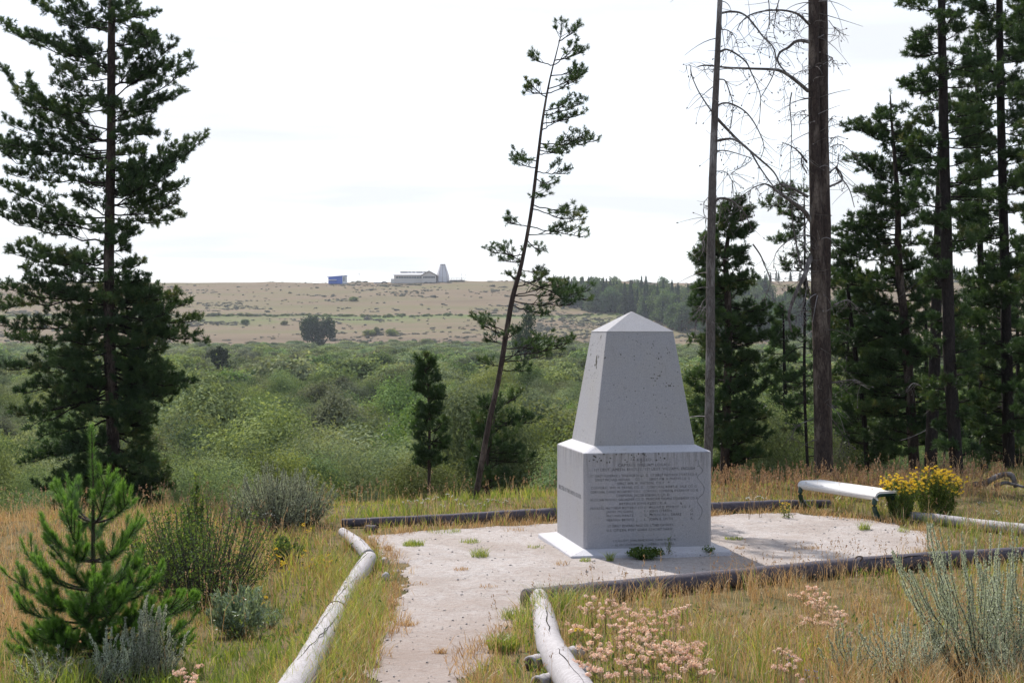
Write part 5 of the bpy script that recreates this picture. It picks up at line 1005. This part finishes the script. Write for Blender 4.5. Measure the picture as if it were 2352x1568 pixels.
def grass():
    G = MB(); Dm = MB(); S = MB()
    def field(n, y0, y1, hmul=1.):
        y = y0 + (y1 - y0) * rng.random(n) ** 1.15; x = rng.uniform(-1, 1, n) * (.46 * y + 1.4)
        # gather into tufts
        cx = np.round(x / .16) * .16; cy = np.round(y / .16) * .16; jx = .16 * np.sin(cx * 91.7 + cy * 37.3); jy = .16 * np.sin(cx * 53.1 - cy * 71.9); f = (rng.random(n) < .6) * rng.uniform(.4, .85, n); x = x + (cx + jx - x) * f; y = y + (cy + jy - y) * f
        k = ~inside(x + .05 * noise2(x, y, .2, 3), y + .05 * noise2(x, y, .2, 8)); ye = np.clip(22.5 + .42 * x, 18.5, 29); k &= y < ye + 4.5
        k &= ~((x > .55) & (x < 2.6) & (y > 16.3) & (y < 18.8)); return x[k], y[k]
    def dry(x, y):                                   # 0 green .. 1 dry
        d = .48 + .34 * noise2(x, y, 1.6, 2) + .22 * noise2(x, y, .5, 6)
        d = d + .22 * (x > .3) * (y < 15) - .22 * ((x < -.6) & (x > -3.3) & (y < 14)) + .35 * ((x < -2.9) & (y > 11)) - .05 * (y > 19)
        return d
    x, y = field(182000, 8.2, 31); d = dry(x, y); isd = rng.random(len(x)) < np.clip(d, .05, .95)
    hh = (.16 + .10 * noise2(x, y, .8, 1)) * rng.uniform(.5, 1.5, len(x)); near_pad = inside(x + .22, y) | inside(x - .22, y) | inside(x, y + .3) | inside(x, y - .3); hh = np.clip(hh, .05, .5) * np.where(near_pad & ((x > .5) | (y > 17)), .6, 1) * np.where(y > 20.5, .72, 1) * np.where((x < -1) & (y < 13), .85, 1)
    w_ = np.interp(y, [8, 14, 30], [.0042, .0055, .010]); g_ = ~isd; z = zt(x, y) - .01
    blades(G, x[g_], y[g_], z[g_], hh[g_], w_[g_] * 1.15, .35 + .25 * rng.normal(size=g_.sum()) + .25 * noise2(x[g_], y[g_], 1.1, 5), .5)
    blades(Dm, x[isd], y[isd], z[isd], hh[isd] * 1.1, w_[isd] * .8, .5 + .25 * rng.normal(size=isd.sum()), .6)
    # ragged fringe along the gravel rim
    e0 = pad; e1_ = np.roll(pad, -1, 0); ln_ = np.linalg.norm(e1_ - e0, axis=1); pi_ = rng.choice(len(pad), 15000, p=ln_ / ln_.sum()); tt = rng.random((15000, 1)); ep = e0[pi_] + (e1_[pi_] - e0[pi_]) * tt
    ep = ep + rng.normal(0, .085, ep.shape) + .16 * np.stack([noise2(ep[:, 0], ep[:, 1], .28, 2), 0 * ep[:, 0]], -1); kk = (ep[:, 1] > 8) & (rng.random(len(ep)) < .35 + .5 * (noise2(ep[:, 0], ep[:, 1], .5, 4) > -.2)); ex, ey = ep[kk, 0], ep[kk, 1]
    blades(Dm, ex, ey, zt(ex, ey), rng.uniform(.03, .15, len(ex)), .0055, .45 + .3 * rng.normal(size=len(ex)), .9)
    n_ = 9000; ey = rng.uniform(8.3, 16, n_); ex = np.interp(ey, [8.3, 10, 12.5, 14.2, 16], [-1.35, -1.22, -1.35, -1.55, -2.0]) + rng.normal(0, .16, n_); kk = ~inside(ex - .12, ey); ex, ey = ex[kk], ey[kk]
    gsel = rng.random(len(ex)) < .45; blades(G, ex[gsel], ey[gsel], zt(ex[gsel], ey[gsel]), rng.uniform(.08, .30, gsel.sum()), .005, .5 + .25 * rng.normal(size=gsel.sum()), .6); gsel = ~gsel; blades(Dm, ex[gsel], ey[gsel], zt(ex[gsel], ey[gsel]), rng.uniform(.08, .26, gsel.sum()), .004, .5 + .25 * rng.normal(size=gsel.sum()), .7)
    # taller dry stalks with seed heads
    x, y = field(9800, 8.6, 30); d = dry(x, y); k = rng.random(len(x)) < np.clip(d * 1.2 - .1, .08, 1); x, y = x[k], y[k]; h = rng.uniform(.28, .55, len(x)) * np.where(inside(x + .3, y) | inside(x, y + .4), .8, 1); T, dd = blades(Dm, x, y, zt(x, y), h, np.interp(y, [8, 14, 30], [.0026, .0035, .006]), .6 + .2 * rng.normal(size=len(x)), .35)
    for _ in range(7): leaves(S, T - np.stack([0 * x, 0 * x, rng.uniform(0, .085, len(x))], -1) + rng.normal(0, .005, T.shape) - dd * rng.uniform(0, .02, (len(x), 1)), np.interp(y, [8, 14, 30], [.020, .024, .034]), np.clip(.5 + .25 * rng.normal(size=len(x)), 0, 1), .35, dd * .5 + rng.normal(0, .35, T.shape) + [0, 0, 1.])
    # brown cat-tail like reed grass behind the bench and the right of the monument
    n = 620; u = rng.uniform(1640, 2300, n) ** 1.0; Yb = rng.uniform(21.8, 24.5, n) ; xx = (u - CU) / F * Yb; h = rng.uniform(.24, .52, n); T, dd = blades(Dm, xx, Yb, zt(xx, Yb), h, np.full(n, .006), .35 + .2 * rng.normal(size=n), .3)
    for _ in range(16): leaves(S, T - np.stack([0 * xx, 0 * xx, rng.uniform(0, .15, n)], -1) + rng.normal(0, .008, T.shape), .034, np.clip(.3 + .2 * rng.normal(size=n), 0, 1), .5, dd * .3 + rng.normal(0, .3, T.shape) + [0, 0, 1.])
    # sparse grass on the gravel rim
    tag(G.build('green_grass', M['grass_green'], kind='stuff', smooth=False), 'green grass covering the ground around the gravel', 'grass')
    tag(Dm.build('dry_grass', M['grass_dry'], kind='stuff', smooth=False), 'dry tan grass mixed through the green', 'grass'); tag(S.build('grass_seed_heads', M['seed'], kind='stuff', smooth=False), 'brown seed heads of the dry grasses', 'grass')
grass()
def herbs():
    H = MB(); n = 17000; y = rng.uniform(8.3, 17, n); x = rng.uniform(-1, 1, n) * (.4 * y + .6); k = ~inside(x, y) & (noise2(x, y, .55, 9) + .35 * (x < -.5) - .25 * (x > 1) > .25); x, y = x[k], y[k]; m = len(x)
    C = np.stack([x, y, zt(x, y) + rng.uniform(.01, .17, m)], -1); leaves(H, C, rng.uniform(.02, .055, m), np.clip(.55 + .3 * rng.normal(size=m), 0, 1), .38, rng.normal(0, .6, (m, 3)) + [0, 0, .9])
    tag(H.build('ground_herbs', M['shrub'], kind='stuff', smooth=False), 'small broad leaved herbs growing among the grass', 'herbs')
herbs()
# grass tufts on the gravel
def tuft(label, u, v, n, h, s, mat):
    g_ = gp(u, v); mb = MB(); a = rng.uniform(0, 6.28, n); r_ = s * np.sqrt(rng.random(n)); x = g_[0] + np.cos(a) * r_; y = g_[1] + np.sin(a) * r_; blades(mb, x, y, zt(x, y) + .01, h * rng.uniform(.4, 1.1, n), .0055, .45 + .25 * rng.normal(size=n), .9)
    tag(mb.build('grass_tuft', M[mat], loc=g_, smooth=False), label, 'grass tuft', 'grass tufts on the gravel')
for a in (('green tuft on the gravel near the rear log, leftmost', 950, 1256, 260, .09, .13, 'grass_green'), ('flat grey green tuft on the gravel between the leftmost tuft and the monument', 1078, 1250, 120, .07, .12, 'grass_green'), ('bright tuft on the gravel below the flat grey one', 1103, 1280, 150, .12, .10, 'grass_green'),
          ('small dry tuft beside the left corner logs', 893, 1266, 60, .08, .06, 'grass_dry'), ('small dry tuft in the middle of the path', 935, 1440, 90, .07, .09, 'grass_dry'), ('spiky dry tuft on the path, nearest the camera', 1010, 1504, 60, .06, .05, 'grass_dry'),
          ('round green tuft on the right side of the path', 1158, 1497, 420, .14, .11, 'grass_green'), ('small tuft at the left rim of the path', 895, 1402, 120, .16, .06, 'grass_dry'), ('bright green tuft on the gravel right of the monument', 1686, 1240, 110, .05, .12, 'grass_green'), ('tuft in front of the right bench leg', 1985, 1218, 120, .13, .08, 'grass_green'),
          ('small brown tuft right of the monument near the front log', 1700, 1262, 50, .05, .06, 'grass_dry'), ('low tuft at the left front corner of the plinth', 1345, 1292, 70, .06, .07, 'grass_green'), ('upright tuft in front of the plinth', 1400, 1291, 60, .14, .04, 'grass_green'), ('flat brown tuft on the gravel by the monument, left', 1060, 1312, 60, .05, .08, 'grass_dry'),
          ('pair of flat dry tufts on the right part of the gravel', 1860, 1262, 80, .05, .12, 'grass_dry'), ('tuft of dry grass by the front log corner', 1180, 1425, 160, .12, .12, 'grass_green'), ('sparse green wisp on the gravel left of the plinth corner', 1230, 1262, 40, .06, .10, 'grass_green'), ('thin dry wisp near the left front plinth corner', 1290, 1300, 40, .07, .08, 'grass_dry'), ('faint dry patch on the path below the corner logs', 960, 1345, 50, .035, .12, 'grass_dry'),
          ('small dry wisp on the open gravel, lower middle', 1120, 1352, 36, .04, .10, 'grass_dry'), ('tiny green sprout right of the bench leg', 2075, 1222, 50, .10, .08, 'grass_green'), ('dry wisp at the rear of the gravel by the left log', 1180, 1222, 60, .06, .14, 'grass_dry'), ('green fringe wisp against the rear log', 1020, 1224, 90, .08, .22, 'grass_green'), ('dry litter tuft at the front corner of the dark log', 1330, 1372, 80, .07, .2, 'grass_dry'), ('dry fringe tuft along the middle of the front dark log', 1560, 1345, 80, .08, .25, 'grass_dry'),
          ('dense long grass tuft right of the crooked log top', 1295, 1425, 420, .34, .18, 'grass_green')): tuft(*a)

# flowers
def flower(name, label, u, v, n, H, spread, mat, blob, cat_='flower', group=None, per=22, flat=.35, leafy=0, Y=None):
    g_ = gp(u, v) if Y is None else ground_at(u, Y); root = thing(name, label, cat_, g_, group); sb = MB(); fb = MB(); lf = MB()
    for i in range(n):
        az = rng.uniform(0, 6.28); r_ = spread * math.sqrt(rng.random()); h = H * (rng.uniform(.74, 1.14) if leafy > 1.2 else rng.uniform(.62, 1.12)) * (1 - .18 * (r_ / spread) ** 2 * (spread > .1)); T = g_ + [math.cos(az) * r_, math.sin(az) * r_, h]; S = g_ + [math.cos(az) * r_ * .5, math.sin(az) * r_ * .5, 0]; P = bez(S, (S + T) / 2 + rng.normal(0, .01, 3), T, 6); sb.tube(P, np.linspace(.0022, .0015, 6), 4, False, val=.6)
        nb = rng.integers(2, 6)
        for _ in range(nb):
            c = T + rng.normal(0, 1, 3) * [blob, blob, blob * flat]; sb.tube([P[-2], c], [.0013, .001], 3, False, val=.6); d = unit(rng.normal(0, 1, (per, 3))) * rng.uniform(.4, 1, (per, 1)); leaves(fb, c + d * [blob * .55, blob * .55, blob * .38], blob * .42, np.clip(rng.uniform(.35, .7) + .2 * rng.normal(size=per), 0, 1), .8)
        if leafy:
            m = int(leafy * h * 100); t = rng.random(m) * .92; idx = np.minimum((t * 5).astype(int), 4); p = P[idx] + (P[idx + 1] - P[idx]) * (t * 5 - idx)[:, None] + rng.normal(0, .018, (m, 3)); leaves(lf, p, .05 * rng.uniform(.6, 1.2, m), rng.random(m), .22, rng.normal(0, 1, (m, 3)) + [0, 0, .6])
    sb.build('stems', M['stalk'], root); fb.build('blossoms', M[mat], root, smooth=False)
    if leafy: lf.build('leaves', M['shrub'], root, smooth=False)
    return root
flower('goldenrod', 'left clump of goldenrod in yellow bloom beside the bench', 2068, 1195, 44, .56, .25, 'yellow', .034, 'plant', 'goldenrod clumps by the bench', 30, .9, 3.2)
flower('goldenrod', 'right and larger clump of goldenrod behind the whitish log', 2150, 1190, 66, .64, .36, 'yellow', .034, 'plant', 'goldenrod clumps by the bench', 30, .9, 3.2)
pk = [flower('wild_buckwheat', 'fading pink wild buckwheat in the dry grass in front of the dark log', 1440, 1530, 4, .30, .07, 'pink', .034, 'flower', 'pink wild buckwheat in the foreground'), flower('wild_buckwheat', 'fading pink wild buckwheat in the dry grass in front of the dark log', 1580, 1560, 3, .26, .05, 'pink', .038, 'flower', 'pink wild buckwheat in the foreground')]
for u, v in ((1405, 1528), (1425, 1515), (1460, 1500), (1475, 1522), (1445, 1480), (1490, 1500), (1510, 1530), (1530, 1515), (1560, 1548), (1582, 1530), (1505, 1568), (1440, 1565), (1545, 1590), (1600, 1590), (1370, 1555), (1340, 1560), (1465, 1600), (1520, 1610), (1620, 1545), (1385, 1600), (1500, 1470),
             (1340, 1480), (1365, 1450), (1385, 1465), (1455, 1445), (1480, 1440), (1880, 1440), (1900, 1430), (1870, 1455), (1925, 1440), (1855, 1420), (1460, 1420), (1935, 1490), (1880, 1425), (1790, 1560), (1825, 1600), (1400, 1445), (1535, 1470), (1560, 1475), (430, 1560), (445, 1610), (620, 1600), (665, 1640), (208, 1510), (520, 1560)):
    if u < 1000: continue
    copy_thing(random.choice(pk), gp(u, v + 28), rng.uniform(0, 6), rng.uniform(.75, 1.15))
for u, v in ((432, 1600), (424, 1620)): copy_thing(pk[1], gp(u, v), rng.uniform(0, 6), .8, label='pink wild buckwheat at the bottom edge beside the pale sagebrush')
yl = flower('yellow_wildflower', 'small golden wildflower cluster in the green grass left of the corner logs', 705, 1245, 4, .20, .05, 'yellow', .022, 'flower', 'yellow wildflowers left of the path')
for u, v in ((670, 1262), (695, 1280), (722, 1292), (745, 1296), (760, 1290), (735, 1284), (640, 1300), (625, 1285), (700, 1300), (652, 1310), (755, 1305), (600, 1400)): copy_thing(yl, gp(u, v + 22), rng.uniform(0, 6), rng.uniform(.6, 1.))
yr_ = flower('yarrow', 'small white yarrow head in the grass behind the rear log', 980, 1195, 3, .34, .06, 'white', .020, 'flower', 'white yarrow in the grass', 16, .25)
for u, v in ((1000, 1185), (1015, 1190), (1030, 1180), (1050, 1188), (1105, 1190), (1135, 1175), (1120, 1180), (640, 1210), (615, 1230), (1060, 1200), (960, 1200), (935, 1195), (1745, 1185), (1720, 1190), (1160, 1185), (2060, 1180), (2250, 1190), (2290, 1220)): copy_thing(yr_, gp(u, v + 6), rng.uniform(0, 6), rng.uniform(.7, 1.1))
vl = flower('violet_wildflower', 'tiny violet flower in the foreground grass', 1812, 1590, 2, .25, .02, 'violet', .011, 'flower', 'violet wildflowers in the foreground', 8)
for u, v in ((1850, 1620), (1870, 1625)): copy_thing(vl, gp(u, v), 1, .9)
flower('orange_wildflower', 'single orange flower beside the crooked path log', 1330, 1545, 1, .34, .01, 'yellow', .02, 'flower', None, 16)
flower('yellow_wildflower', 'small yellow flowers in the dry grass at right', 1880, 1545, 3, .20, .04, 'yellow', .012, 'flower', None, 12)
flower('goldenrod', 'low yellow flowers under the left end of the bench', 1810, 1192, 8, .22, .10, 'yellow', .02, 'flower', None, 16, 1, 1)

# ================================================================== haze
hz = MB().box((0, 3500, 33.75), (9400, 7200, 87.5)).build('haze', M['pebble'], kind='stuff', smooth=False); hz.location.z = 0
hb = NB('haze_air'); pv_ = hb.n('ShaderNodeVolumePrincipled'); pv_.inputs['Color'].default_value = (.80, .87, 1.0, 1); pv_.inputs['Density'].default_value = HAZE; pv_.inputs['Anisotropy'].default_value = .3; hb.l(pv_.outputs[0], hb.out.inputs['Volume'])
hz.data.materials.clear(); hz.data.materials.append(hb.m); tag(hz, 'thin pale summer haze over the valley', 'haze')
